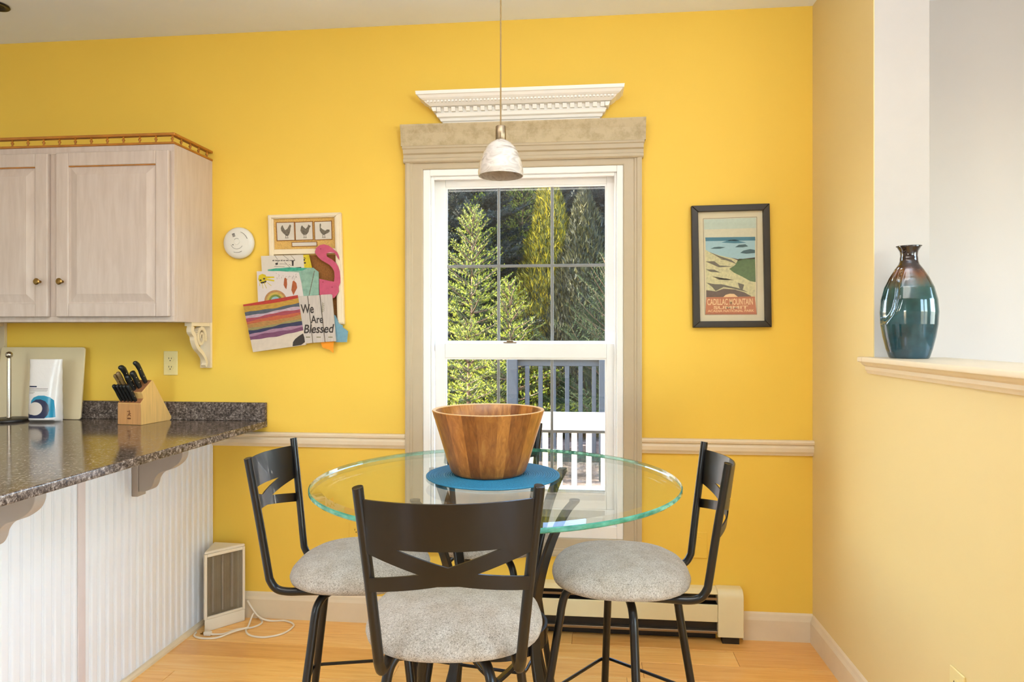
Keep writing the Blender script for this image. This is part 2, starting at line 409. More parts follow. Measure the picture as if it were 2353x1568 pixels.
        if parent is not None: o.parent = parent; WM[o] = WM[parent]
        else: WM[o] = Matrix.Identity(4)
        if bevel:
            b = o.modifiers.new('bevel', 'BEVEL'); b.width = bevel; b.segments = seg; b.limit_method = 'ANGLE'; b.angle_limit = R(35); b.harden_normals = False
            me.polygons.foreach_set('use_smooth', [True] * len(me.polygons))
            ws = o.modifiers.new('wn', 'WEIGHTED_NORMAL'); ws.keep_sharp = True
        return o
def B(*a): return MB().box(*a)
def struct(o, label=None): o['kind'] = 'structure'; return tag(o, label)
def arc(cx, cy, r, a0, a1, n): return [(cx + r * math.cos(R(a0 + (a1 - a0) * i / n)), cy + r * math.sin(R(a0 + (a1 - a0) * i / n))) for i in range(n + 1)]
def smooth_path(pts, k=6, closed=False):
    """Catmull-Rom through pts"""
    P = [Vector(p) for p in pts]; n = len(P); out = []
    for i in range(n if closed else n - 1):
        g = (lambda j: P[j % n]) if closed else (lambda j: P[max(0, min(n - 1, j))])
        p0, p1, p2, p3 = g(i - 1), g(i), g(i + 1), g(i + 2)
        for t in range(k):
            u = t / k
            out.append(.5 * ((2 * p1) + (p2 - p0) * u + (2 * p0 - 5 * p1 + 4 * p2 - p3) * u * u + (3 * p1 - p0 - 3 * p2 + p3) * u ** 3))
    if not closed: out.append(P[-1])
    return [tuple(p) for p in out]
def text_mesh(body, width, height, origin, mat, parent, name, thick=.0004, bold=.0, rot=0, shear=0):
    """lettering standing in the x-z plane facing -y; origin = left foot of the first letter (world)"""
    cu = bpy.data.curves.new('t', 'FONT'); cu.body = body; cu.size = 1; cu.offset = bold; cu.extrude = .0; cu.shear = shear
    ob = bpy.data.objects.new('t', cu); COL.objects.link(ob)
    dg = bpy.context.evaluated_depsgraph_get(); me0 = bpy.data.meshes.new_from_object(ob.evaluated_get(dg))
    bpy.data.objects.remove(ob)
    xs = [v.co.x for v in me0.vertices]; ys = [v.co.y for v in me0.vertices]
    x0, x1, y0, y1 = min(xs), max(xs), min(ys), max(ys)
    mb = MB(); c, s_ = math.cos(rot), math.sin(rot)
    vs = []
    for v in me0.vertices:
        a = (v.co.x - x0) / (x1 - x0) * width; b = (v.co.y - y0) / (y1 - y0) * height
        vs.append((origin[0] + a * c - b * s_, origin[1], origin[2] + a * s_ + b * c))
    mb.add(vs, [tuple(p.vertices) for p in me0.polygons])
    o = mb.build(name, mat, parent, fix=False)
    return o

# ------------------------------------------------------------------ the room
BY = 3.068      # face of the back wall
RX = 0.985      # face of the right wall
LX, FY, CZ = -3.6, -2.9, 2.74
wb = MB()
wb.box(LX - .15, -.722, BY, BY + .16, 0, CZ); wb.box(.178, RX + .09, BY, BY + .16, 0, CZ)
wb.box(-.722, .178, BY, BY + .16, 0, .418); wb.box(-.722, .178, BY, BY + .16, 2.072, CZ)
struct(wb.build('wall_back', 'yellow'), 'yellow painted back wall around the window')
struct(B(RX + .09, 3.7, BY, BY + .16, 0, CZ).build('wall_far', 'beige'), 'beige wall of the next room beyond the opening')
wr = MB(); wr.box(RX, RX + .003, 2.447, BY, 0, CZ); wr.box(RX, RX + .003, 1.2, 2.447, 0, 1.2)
struct(wr.build('wall_right', 'washed_yellow'), 'yellow right wall, low under the ledge and full height by the corner')
we = MB(); we.box(RX + .003, RX + .18, 2.447, BY, 0, CZ); we.box(RX + .003, RX + .18, 1.2, 2.447, 0, 1.2)
struct(we.build('wall_end', simple('dimmed_beige_paint', (196, 188, 178), .6, var=.02)), 'beige painted end face of the wall beside the opening')  # next room's beige, darkened to stand for weaker light on this face
lw = MB(); lw.box(LX - .15, LX, FY, BY, 0, CZ)
struct(lw.build('wall_left', 'room'), 'pale left wall of the kitchen')
rw = MB(); rw.box(LX - .15, -3.4, FY - .15, FY, 0, CZ); rw.box(-2.4, 2.42, FY - .15, FY, 0, CZ); rw.box(-3.4, -2.4, FY - .15, FY, 0, .9); rw.box(-3.4, -2.4, FY - .15, FY, 2.3, CZ); rw.box(3.45, 3.7, FY - .15, FY, 0, CZ); rw.box(2.42, 3.45, FY - .15, FY, 2.5, CZ); rw.box(2.42, 3.45, FY - .15, FY, 0, .2)
struct(rw.build('wall_front', 'room'), 'wall with a glazed door behind the viewer')
nw = MB(); nw.box(3.55, 3.7, FY, -2.5, 0, CZ); nw.box(3.55, 3.7, -.8, .5, 0, CZ); nw.box(3.55, 3.7, 1.9, BY, 0, CZ); nw.box(3.55, 3.7, .5, 1.9, 0, 1.1); nw.box(3.55, 3.7, .5, 1.9, 2.4, CZ); nw.box(3.55, 3.7, -2.5, -.8, 0, .12); nw.box(3.55, 3.7, -2.5, -.8, 2.3, CZ)
struct(nw.build('wall_side', 'beige'), 'window wall of the next room')
struct(B(LX - .15, 3.7, FY - .15, BY + .16, CZ, CZ + .12).build('ceiling', 'ceiling'), 'cream white ceiling')
fl = struct(B(LX - .15, 3.7, FY - .15, BY + .16, -.14, -.016).build('floor', 'oak'), 'honey oak plank floor')
rng = random.Random(3)
pw = .13; row = 0; y = BY
while y - pw > -.2:
    x = LX + rng.uniform(-.9, 0)
    while x < RX:
        L = rng.choice((1.22, 1.22, .9)); x0, x1 = max(x, LX), min(x + L, RX)
        if x1 - x0 > .05:
            o = B(x0 + .0006, x1 - .0006, y - pw + .0005, y - .0005, -.016, 0).build('plank', 'oak', fl)
            bv = o.modifiers.new('bevel', 'BEVEL'); bv.width = .0008; bv.segments = 1
        x += L
    y -= pw
struct(B(RX + .18, 3.7, FY, BY, -.016, 0).build('floor_next', 'oak'), 'oak floor of the next room')
struct(B(LX, RX + .18, FY, y, -.016, -.0005).build('floor_rear', 'oak'), 'oak floor behind the viewer')

# --- baseboards and chair rail
def base_prof(sgn): return [(0, 0), (.014, 0), (.014, .088), (.009, .1), (.006, .112), (0, .12)]
def baseboard_back(name, x0, x1, label):
    p = [(BY - a, b) for a, b in base_prof(1)]
    struct(MB().prism(p, 'x', x0, x1).build(name, 'trim', smooth=False), label)
baseboard_back('baseboard_back', -1.73, -.78, 'cream baseboard left of the heater')
baseboard_back('baseboard_corner', .69, RX, 'cream baseboard between heater and corner')
struct(MB().prism([(RX - a, b) for a, b in base_prof(1)], 'y', 1.2, BY - .014).build('baseboard_right', 'trim'), 'cream baseboard along the right wall')
rail = [(0, .801), (.010, .801), (.013, .808), (.020, .818), (.022, .835), (.016, .846), (.026, .852), (.028, .860), (.022, .868), (0, .868)]
for i, (x0, x1, lb) in enumerate(((-1.735, -.803, 'cream chair rail left of the window'), (.258, RX, 'cream chair rail right of the window'))):
    struct(MB().prism([(BY - a, b) for a, b in rail], 'x', x0, x1).build('trim_%d' % (i + 1), 'trim'), lb)

# --- window
win = thing('window_1', 'white double hung window with grilles in the back wall', None, (-.272, BY, .418)); win['kind'] = 'structure'
cx0, cx1, cz0, cz1, cw = -.722, .178, .418, 2.072, .08
prof = [(0, 0), (0, .016), (.004, .018), (.045, .018), (.049, .022), (.056, .022), (.06, .026), (.072, .028), (.08, .026), (.08, 0)]
def casing(side):
    mb = MB(); vs = []; n = len(prof)
    for e in (0, 1):
        for u, t in prof:
            if side == 'l': p = (cx0 - u, (cz0 - u) if e == 0 else (cz1 + u))
            if side == 'r': p = (cx1 + u, (cz0 - u) if e == 0 else (cz1 + u))
            if side == 't': p = ((cx0 - u) if e == 0 else (cx1 + u), cz1 + u)
            if side == 'b': p = ((cx0 - u) if e == 0 else (cx1 + u), cz0 - u)
            vs.append((p[0], BY - t, p[1]))
    fs = [tuple(range(n))[::-1], tuple(range(n, 2 * n))] + [(i, (i + 1) % n, n + (i + 1) % n, n + i) for i in range(n)]
    return mb.add(vs, fs)
for sd in 'lrtb': casing(sd).build('casing', 'casing', win)
# crown head over the casing
MB().prism([(BY, 2.100), (BY - .028, 2.100), (BY - .034, 2.106), (BY - .034, 2.118), (BY - .029, 2.122), (BY - .029, 2.136), (BY - .037, 2.142), (BY - .039, 2.160), (BY, 2.160)], 'x', -.809, .265).build('head_moulding', 'casing', win)
MB().prism([(BY, 2.160), (BY - .040, 2.160), (BY - .044, 2.164), (BY - .044, 2.170), (BY - .040, 2.175), (BY, 2.175)], 'x', -.812, .268).build('head_bead', 'casing', win)
MB().prism([(BY, 2.175), (BY - .039, 2.175), (BY - .041, 2.2), (BY - .045, 2.23), (BY - .052, 2.252), (BY - .056, 2.262), (BY - .056, 2.268), (BY, 2.268)], 'x', -.818, .274).build('head_crown', 'dusty', win)
# jamb, stops, sill
def wbox(name, a, mat='white', bevel=.002): return B(*a).build(name, mat, win, bevel=bevel)
wbox('jamb', (-.722, -.690, BY - .012, 3.228, .418, 2.072)); wbox('jamb', (.150, .178, BY - .012, 3.228, .418, 2.072))
wbox('head_jamb', (-.690, .150, BY - .012, 3.228, 2.044, 2.072))
wbox('sill', (-.690, .150, BY - .012, 3.228, .418, .472)); wbox('sill', (-.690, .150, 3.088, 3.228, .472, .540))
wbox('stop', (-.690, -.676, BY + .004, 3.088, .472, 2.044)); wbox('stop', (.140, .150, BY + .004, 3.088, .472, 2.044)); wbox('stop', (-.676, .140, BY + .004, 3.088, 2.030, 2.044))
# sashes
def sash(name, y0, y1, x0, x1, z0, z1, gx0, gx1, gz0, gz1, hz):
    s_ = MB(); s_.box(x0, gx0, y0, y1, z0, z1); s_.box(gx1, x1, y0, y1, z0, z1); s_.box(gx0, gx1, y0, y1, z0, gz0); s_.box(gx0, gx1, y0, y1, gz1, z1)
    so = s_.build(name, 'white', win, bevel=.003)
    ym = (y0 + y1) / 2
    B(gx0 - .004, gx1 + .004, ym + .004, ym + .008, gz0 - .004, gz1 + .004).build('pane', 'pane', so)
    for xm in (gx0 + (gx1 - gx0) / 3, gx0 + (gx1 - gx0) * 2 / 3):
        B(xm - .0065, xm + .0065, ym - .004, ym + .003, gz0, gz1).build('muntin', 'muntin', so, bevel=.002)
    B(gx0, gx1, ym - .0042, ym + .0028, hz - .0065, hz + .0065).build('muntin', 'muntin', so, bevel=.002)
    mo = MB()                                            # glazing bead round the glass
    for a in ((gx0, gx0 + .007, gz0, gz1), (gx1 - .007, gx1, gz0, gz1), (gx0 + .007, gx1 - .007, gz0, gz0 + .007), (gx0 + .007, gx1 - .007, gz1 - .007, gz1)):
        mo.box(a[0], a[1], y0 + .006, ym, a[2], a[3])
    mo.build('glazing_bead', 'white', so)
    return so
us = sash('sash', 3.136, 3.172, -.690, .150, 1.245, 2.044, -.635, .108, 1.287, 2.008, 1.640)
ls = sash('sash', 3.092, 3.128, -.676, .146, .540, 1.283, -.628, .106, .616, 1.216, .884)
MB().box(-.36, -.30, 3.098, 3.118, 1.283, 1.289).box(-.345, -.315, 3.100, 3.116, 1.289, 1.297).build('sash_lock', 'nickel', ls, bevel=.002)

# --- dentil shelf over the window (a crown moulding turned into a small shelf)
sh = thing('dentil_shelf', 'white dentil crown moulding shelf mounted above the window head', 'shelf', (-.278, BY, 2.272))
xl, xr = -.612, .058
ring = [(.016, 2.272), (.018, 2.283), (.026, 2.286), (.030, 2.297), (.040, 2.302), (.044, 2.314), (.046, 2.317), (.040, 2.3185), (.040, 2.3405), (.066, 2.342), (.072, 2.346), (.078, 2.350), (.082, 2.352), (.088, 2.360), (.094, 2.362), (.104, 2.368), (.112, 2.378), (.118, 2.380), (.120, 2.394), (.0, 2.394)]
mb = MB(); vs = []
for p, z in ring: vs += [(xl - p, BY, z), (xl - p, BY - p, z), (xr + p, BY - p, z), (xr + p, BY, z)]
fs = []
for j in range(len(ring) - 1):
    for k in range(3): fs.append((j * 4 + k, j * 4 + k + 1, j * 4 + 4 + k + 1, j * 4 + 4 + k))
fs.append((0, 1, 2, 3)); mb.add(vs, fs).build('moulding', 'trim_bright', sh)
den = None; nd = 23
for i in range(nd):
    xc = xl - .045 + (xr - xl + .09) * (i + .5) / nd
    if den is None:
        d = MB().prism([(.001, .002), (-.014, .002), (-.021, .0195), (.001, .0195)], 'x', -.0088, .0088); d.v = [(x, y, z) for x, y, z in d.v]
        den = d.build('dentil', 'trim_bright', sh, world=False); o = den
    else: o = den.copy(); COL.objects.link(o)
    o.location = (xc + .278, -.040, 2.3190 - 2.272)
for k in range(3):
    for sx in (-1, 1):
        o = den.copy(); COL.objects.link(o)
        yy = -.014 - .020 * k
        o.rotation_euler = (0, 0, -sx * PI / 2 if sx < 0 else PI / 2)
        o.rotation_euler = (0, 0, R(-90) if sx < 0 else R(90))
        o.location = ((xl if sx < 0 else xr) + .278 + sx * .040, yy, 2.3190 - 2.272)
bd = MB(); n = 52
for i in range(n):
    xc = xl - .078 + (xr - xl + .156) * (i + .5) / n
    bd.box(xc - .0042, xc + .0042, BY - .0925, BY - .076, 2.3525, 2.3600)
bd.build('bead_row', 'trim_bright', sh)

# --- ledge of the pass-through opening
lg = thing('ledge', 'cream moulded ledge capping the low wall on the right', 'ledge', (RX, 2.45, 1.2))
MB().prism([(.945, 1.231), (.945, 1.249), (1.215, 1.249), (1.215, 1.231)], 'y', 1.18, 2.446).box(.945, RX - .0005, 2.446, 2.485, 1.231, 1.249).build('top_board', 'trim', lg, bevel=.004)
mp = [(RX - .0005, 1.192), (RX - .009, 1.192), (RX - .012, 1.199), (RX - .016, 1.205), (RX - .017, 1.216), (RX - .026, 1.222), (RX - .033, 1.231), (RX - .0005, 1.231)]
MB().prism(mp, 'y', 1.18, 2.475).build('bed_moulding', 'trim', lg)

# --- baseboard heater
ht = thing('baseboard_heater', 'cream enamel baseboard heater under the window with dark fin slots', 'heater', (-.05, BY, .0))
X0, X1 = -.76, .575
MB().prism([(BY, .212), (BY - .052, .205), (BY - .056, .209), (BY - .03, .222), (BY, .226)], 'x', X0, X1).build('top_cover', 'heater_cream', ht)
B(X0, X1, BY - .012, BY - .001, .001, .22).build('back_plate', 'black', ht)
B(X0, X1, BY - .054, BY - .050, .182, .192).build('damper', 'nickel', ht)
B(X0, X1, BY - .066, BY - .056, .092, .166).build('front_panel', 'heater_cream', ht, bevel=.003)
B(X0, X1, BY - .05, BY - .014, .098, .165).build('fin_core', 'black', ht)
B(X0, X1, BY - .060, BY - .030, .040, .052).build('lower_strip', 'nickel', ht, bevel=.002)
B(X0, X1, BY - .040, BY - .012, .052, .092).build('gap_shade', 'black', ht)  # black strip standing for the shade in the lower gap
for a, b in ((X0 - .1, X0), (X1, X1 + .107)):
    p = [(BY, .03), (BY - .07, .03), (BY - .07, .195)] + [(BY - .07 + .03 - .03 * math.cos(R(t)), .195 + .035 * math.sin(R(t))) for t in range(15, 91, 15)] + [(BY, .23)]
    MB().prism(p, 'x', a, b).build('end_cap', 'heater_cream', ht, bevel=.003)
B(X1 + .02, X1 + .09, BY - .06, BY - .02, 0, .03).build('foot', 'black', ht); B(X0 - .09, X0 - .02, BY - .06, BY - .02, 0, .03).build('foot', 'black', ht)

# --- electrical outlets
def outlet(name, label, place, mat='plate', sl='slot', slots=True):
    t = thing(name, label, 'outlet', place[0], place[1])
    B(-.035, .035, -.006, 0, -.057, .057).build('cover_plate', mat, t, bevel=.0025, world=False)
    for z in (-.020, .020):
        rc = MB().prism([(.017 * math.cos(a) * 1.0, z + .0145 * math.sin(a)) for a in [2 * PI * k / 20 for k in range(20)]], 'y', -.0085, -.005)
        r = rc.build('receptacle', mat, t, world=False)
        if slots:
            MB().box(-.0075, -.0055, -.0095, -.0080, z - .001, z + .007).box(.0055, .0075, -.0095, -.0080, z - .001, z + .006).prism(arc(0, z - .008, .0026, 0, 360, 8)[:-1], 'y', -.0095, -.0080).build('slots', sl, r, world=False)
    return t
outlet('outlet', 'cream outlet above the granite backsplash right of the knife block', ((-1.943, BY, 1.187), 0))
outlet('outlet', 'yellow painted outlet with dark slots low behind the left stool', ((-1.036, BY, .402), 0), 'yellow')
outlet('outlet', 'yellow painted over outlet low behind the right stool', ((.506, BY, .402), 0), 'yellow', 'yellow')
outlet('outlet', 'outlet on the right wall near the bottom right corner', ((RX, 1.915, .385), R(-90)), 'plate')

# --- recessed ceiling light at the top left corner
cl = thing('ceiling_light', 'black recessed ceiling light at the top left', 'light', (-2.505, 2.70, CZ))
MB().lathe([(.02, -.001), (.047, -.001), (.049, -.006), (.046, -.009), (.034, -.009), (.026, -.003)], 28).build('trim_ring', 'black', cl, smooth=True, world=False)
MB().lathe([(.0005, -.0035), (.03, -.0035)], 28).build('baffle', 'slot', cl, world=False)

# ------------------------------------------------------------------ kitchen: upper cabinet, peninsula, counter
CT = .92
uc = thing('upper_cabinet', 'pickled maple wall cabinet with two raised panel doors and a gallery rail', 'cabinet', (-2.3, BY, 1.378))
UX0, UX1, UY = -2.86, -1.737, 2.765
B(UX0, UX1, UY + .019, BY, 1.378, 2.139).build('carcass', 'pickled', uc, bevel=.001)
ff = MB(); ff.box(UX0, UX1, UY, UY + .0188, 1.378, 1.402); ff.box(UX0, UX1, UY, UY + .0188, 2.108, 2.139)
ff.box(UX0, UX0 + .04, UY, UY + .0188, 1.402, 2.108); ff.box(UX1 - .04, UX1, UY, UY + .0188, 1.402, 2.108); ff.box(-2.32, -2.255, UY, UY + .0188, 1.402, 2.108)
ff.build('face_frame', 'pickled', uc, bevel=.001)
def door(x0, x1, z0, z1, kx):
    y1 = UY - .0006; y0 = y1 - .02; fw = .058
    d = MB(); d.box(x0, x0 + fw, y0, y1, z0, z1); d.box(x1 - fw, x1, y0, y1, z0, z1); d.box(x0 + fw, x1 - fw, y0, y1, z0, z0 + fw); d.box(x0 + fw, x1 - fw, y0, y1, z1 - fw, z1)
    do = d.build('door', 'pickled', uc, bevel=.004, seg=3)
    a, b, c, e = x0 + fw - .001, x1 - fw + .001, z0 + fw - .001, z1 - fw + .001
    p = MB(); vs = []
    for ins, yy in ((0, y1 - .004), (.0, y1 - .011), (.008, y1 - .0105), (.040, y1 - .019), (.041, y1 - .0195)):
        vs += [(a + ins, yy, c + ins), (b - ins, yy, c + ins), (b - ins, yy, e - ins), (a + ins, yy, e - ins)]
    fs = []
    for j in range(4):
        for k in range(4): fs.append((j * 4 + k, j * 4 + (k + 1) % 4, j * 4 + 4 + (k + 1) % 4, j * 4 + 4 + k))
    fs.append((16, 17, 18, 19)); p.add(vs, fs).build('raised_panel', 'pickled', do)
    t = MB()                                               # dark line of the sticking
    t.box(a, b, y1 - .0165, y1 - .010, e - .005, e - .0005)
    t.build('sticking', 'honey', do)
    prof = [(.0006, 0), (.006, 0), (.0065, -.004), (.0055, -.012), (.009, -.016), (.0135, -.019), (.0145, -.023), (.011, -.027), (.0006, -.0285)]
    k = MB().lathe(prof, 20); k.v = [(kx + x, y0 + z, 1.552 + y) for x, y, z in k.v]
    k.build('knob', 'brass', do, smooth=True)
door(-2.268, -1.752, 1.400, 2.110, -2.235)
door(-2.826, -2.308, 1.400, 2.110, -2.340)
# gallery rail
rl = MB()
for z0, z1, w in ((2.139, 2.149, .022), (2.176, 2.188, .026)):
    rl.box(UX0, UX1 + .004, UY - .006, UY - .006 + w, z0, z1); rl.box(UX1 + .004 - w, UX1 + .004, UY - .006 + w, BY, z0, z1)
rl.build('gallery_rail', 'honey', uc, bevel=.004, seg=3)
sp0 = None
spr = [(.004, 2.149), (.0045, 2.152), (.003, 2.154), (.0032, 2.156), (.0062, 2.1615), (.0066, 2.164), (.004, 2.168), (.0032, 2.170), (.0048, 2.173), (.004, 2.176)]
pos = [(UX1 - .012 - .0745 * i, UY + .005) for i in range(15)] + [(UX1 - .007, UY + .062 + .068 * i) for i in range(4)]
for x, yy in pos:
    if sp0 is None: sp0 = MB().lathe(spr, 12).build('spindle', 'honey', uc, smooth=True, world=False); o = sp0
    else: o = sp0.copy(); COL.objects.link(o)
    o.location = (x + 2.3, yy - BY, -1.378)
# scroll brackets under the cabinet
def scroll_bracket(x, label, thick=.028):
    t = thing('scroll_bracket', label, 'bracket', (x, BY, 1.378))
    b = MB(); b.box(x - .052, x, BY - .016, BY, 1.166, 1.378)
    b.build('back_board', 'trim', t, bevel=.001)
    def P(y, z): return (BY - y, 1.378 - z)
    top = MB().prism([P(.016, 0), P(.165, 0), P(.165, .017), P(.016, .017)], 'x', x - thick - .01, x - .004)
    top.build('top_board', 'trim', t, bevel=.001)
    # outer S arm
    spine = smooth_path([(.150, .017, 0), (.156, .040, 0), (.135, .060, 0), (.128, .085, 0), (.108, .115, 0), (.072, .140, 0), (.045, .168, 0), (.036, .190, 0), (.046, .203, 0)], 5)
    wd = [.024 - .010 * i / (len(spine) - 1) for i in range(len(spine))]
    m = MB(); L = []; Rr = []
    for i, p in enumerate(spine):
        a = Vector(spine[max(0, i - 1)]); c = Vector(spine[min(len(spine) - 1, i + 1)]); d = (c - a).normalized(); nn = Vector((-d.y, d.x, 0))
        L.append(tuple((Vector(p) + nn * wd[i] / 2)[:2])); Rr.append(tuple((Vector(p) - nn * wd[i] / 2)[:2]))
    for i in range(len(spine) - 1):
        m.prism([P(*L[i]), P(*L[i + 1]), P(*Rr[i + 1]), P(*Rr[i])], 'x', x - thick, x - .006)
    m.build('scroll_arm', 'trim', t)
    # spiral
    sp = []
    for i in range(46):
        a = R(-200 + i * 13); r = .046 - .038 * i / 45
        sp.append((.082 + r * math.cos(a) * .82, .068 + r * math.sin(a) * 1.05))
    m = MB()
    for i in range(len(sp) - 1):
        w0 = .0095 - .003 * i / 45
        a, c = Vector(sp[i]), Vector(sp[i + 1]); d = (c - a).normalized(); nn = Vector((-d.y, d.x)) * w0
        m.prism([P(*(a + nn)), P(*(c + nn)), P(*(c - nn)), P(*(a - nn))], 'x', x - thick, x - .006)
    m.build('spiral', 'trim', t)
    return t
scroll_bracket(UX1, 'cream scroll bracket under the right end of the wall cabinet')
scroll_bracket(-2.79, 'cream scroll bracket under the wall cabinet at the left edge')

# peninsula base with beadboard
pn = thing('peninsula', 'white beadboard peninsula base under the granite counter', 'cabinet', (-2.05, 1.9, 0))
PX, PY0 = -1.73, .55
B(-2.40, PX - .012, PY0, BY - .003, .0, .889).build('body', 'bead_white', pn)
B(LX + .004, -2.40, 2.47, BY - .003, 0, .889).build('run_base', 'bead_white', pn)
p0 = None; bw = .0425; yb = BY - .004; k = 0
prof = [(PX - .012, 0), (PX - .0065, 0), (PX - .0065, .0030), (PX - .0030, .0045), (PX - .0005, .0075), (PX, .0095), (PX, .0300), (PX - .0005, .0325), (PX - .0045, .0340), (PX - .0045, .0350), (PX - .001, .0362), (PX, .0380), (PX - .001, .0398), (PX - .0065, .0415), (PX - .0065, .0424), (PX - .012, .0424)]
while yb - bw > PY0:
    if p0 is None:
        m = MB().prism([(a, b) for a, b in prof], 'z', .0, .889)
        p0 = m.build('bead_board', 'bead_white', pn, world=False); o = p0
    else: o = p0.copy(); COL.objects.link(o)
    o.location = (2.05, yb - bw - 1.9, 0); yb -= bw; k += 1
B(PX, PX + .005, 2.19, 2.225, .0, .889).build('batten', 'batten', pn, bevel=.002)
MB().prism([(PX, .0), (PX + .016, .0), (PX + .015, .010), (PX + .008, .018), (PX, .020)], 'y', PY0, BY - .014).build('base_shoe', 'trim', pn)
def counter_corbel(y, label):
    t = thing('corbel', label, 'bracket', (PX, y, .889))
    def P(o, d): return (PX + o, .889 - d)
    MB().prism([P(0.0005, 0), P(.026, 0), P(.026, .190), P(.0005, .190)], 'y', y - .026, y + .026).build('back_plate', 'corbel_shade', t, bevel=.003)
    curve = smooth_path([(.205, .0, 0), (.205, .030, 0), (.190, .058, 0), (.155, .082, 0), (.115, .096, 0), (.094, .118, 0), (.086, .142, 0), (.074, .160, 0), (.050, .170, 0), (.026, .172, 0)], 5)
    MB().prism([P(.026, 0)] + [P(a, b) for a, b, _ in curve], 'y', y - .021, y + .021).build('scroll', 'corbel_shade', t, bevel=.0025)
counter_corbel(2.50, 'shade darkened scroll cut corbel under the counter near the back wall')
counter_corbel(1.79, 'shade darkened scroll cut corbel under the counter at the left edge')
ct = thing('countertop', 'brown speckled granite countertop with low backsplash', 'counter', (-2.05, 1.9, .89))
MB().prism([(-1.465, .50), (-1.465, BY), (LX, BY), (LX, 2.43), (-2.47, 2.43), (-2.47, .50)], 'z', .89, CT).build('slab', 'granite', ct, bevel=.005, seg=3)
B(LX, -1.467, BY - .020, BY, CT, 1.005).build('backsplash', 'granite_splash', ct, bevel=.003)

# ------------------------------------------------------------------ things on the counter
# cutting board leaning on the wall
t = thing('cutting_board', 'frosted translucent cutting board leaning on the wall behind the towel post', 'board', (-2.575, 3.0, CT))
a = R(5.5)
def lean(x, d, h): return (x, 3.012 - d * math.cos(a) + h * math.sin(a), CT + .0005 + h * math.cos(a) + d * math.sin(a))
out = []
for cx_, cz_, q in ((.205, .33, 0), (-.205, .33, 90), (-.213, .012, 180), (.207, .012, 270)): out += arc(cx_, cz_, .012, q, q + 90, 4)
m = MB(); n = len(out); m.add([lean(-2.575 + x, 0, z) for x, z in out] + [lean(-2.575 + x, .009, z) for x, z in out], [tuple(range(n)), tuple(range(n, 2 * n))[::-1]] + [(i, (i + 1) % n, n + (i + 1) % n, n + i) for i in range(n)])
m.build('board_sheet', 'board', t, bevel=.002)

# paper towel holder
t = thing('paper_towel_holder', 'steel paper towel post with ball finial on a black base', 'towel holder', (-2.655, 2.93, CT))
MB().lathe([(.0006, 0), (.082, 0), (.084, .004), (.082, .010), (.076, .013), (.0006, .013)], 40).build('base', 'black', t, smooth=True, world=False)
MB().lathe([(.009, .013), (.0105, .016), (.0085, .02), (.0085, .292), (.0065, .294)], 20).build('post', 'chrome', t, smooth=True, world=False)
MB().sphere((0, 0, .308), .0155, 20, 12).build('ball_finial', 'chrome', t, smooth=True, world=False)
MB().sphere((.02, -.079, .008), .004, 10, 6).build('rivet', 'chrome', t, smooth=True, world=False)

# white pouch with the blue wave
t = thing('detergent_pouch', 'glossy white pouch with a blue wave print beside the towel post', 'pouch', (-2.480, 2.945, CT), R(6))
PW, PH = .074, .288
def pouch_y(x, z):
    u = x / PW; v = z / PH
    e = max(0, 1 - abs(u) ** 3.2)
    return -(.004 + .040 * (e ** .55) * (1 - .72 * v ** 1.6) * min(1, (v / .05) ** .5 + .35))
m = MB(); NX, NZ = 20, 26; fr = []; bk = []
for j in range(NZ + 1):
    z = PH * j / NZ; wj = 1 - .035 * math.sin(PI * j / NZ) * 0 + .01 * math.sin(j * 1.3)
    for i in range(NX + 1):
        x = PW * (2 * i / NX - 1) * wj; fr.append((x, pouch_y(x / wj, z), z)); bk.append((x, -pouch_y(x / wj, z) * .8, z))
n = len(fr); fs = []
for j in range(NZ):
    for i in range(NX):
        q = j * (NX + 1) + i; fs.append((q, q + 1, q + NX + 2, q + NX + 1)); fs.append((n + q, n + q + NX + 1, n + q + NX + 2, n + q + 1))
for j in range(NZ):
    q = j * (NX + 1); fs.append((q, q + NX + 1, n + q + NX + 1, n + q)); q += NX; fs.append((q, n + q, n + q + NX + 1, q + NX + 1))
for i in range(NX):
    fs.append((i, n + i, n + i + 1, i + 1)); q = NZ * (NX + 1) + i; fs.append((q, q + 1, n + q + 1, n + q))
m.add(fr + bk, fs).build('film', 'pack_white', t, smooth=True, world=False, angle=60)
def decal(name, poly, mat, lift, parent=t):
    """a printed shape laid on the pouch's front"""
    bm = bmesh.new(); vs = [bm.verts.new((x, 0, z)) for x, z in poly]; bm.faces.new(vs)
    bmesh.ops.triangulate(bm, faces=bm.faces[:])
    for _ in range(3): bmesh.ops.subdivide_edges(bm, edges=[e for e in bm.edges if e.calc_length() > .008], cuts=1, use_grid_fill=True); bmesh.ops.triangulate(bm, faces=bm.faces[:])
    for v in bm.verts: v.co.y = pouch_y(max(-PW, min(PW, v.co.x)), v.co.z) - lift
    bmesh.ops.recalc_face_normals(bm, faces=bm.faces)
    me = bpy.data.meshes.new(name); bm.to_mesh(me); bm.free(); me.materials.append(M[mat])
    for p in me.polygons: p.use_smooth = True
    o = bpy.data.objects.new(name, me); COL.objects.link(o); o.parent = parent; return o
decal('teal_wave', [(-.048, .075), (-.046, .098), (-.034, .113), (-.012, .122), (.015, .122), (.040, .114), (.056, .100), (.060, .060), (.062, .022), (.020, .020), (-.02, .05)], 'pack_teal', .0006)
decal('navy_wave', [(-.049, .070), (-.040, .092), (-.022, .104), (.0, .105), (.022, .096), (.036, .078), (.040, .055), (.034, .034), (.020, .018), (-.062, .018), (-.066, .042), (-.05, .036), (-.03, .034), (-.012, .040), (.004, .052), (.010, .068), (.004, .082), (-.012, .092), (-.03, .088), (-.042, .078)], 'pack_navy', .0011)
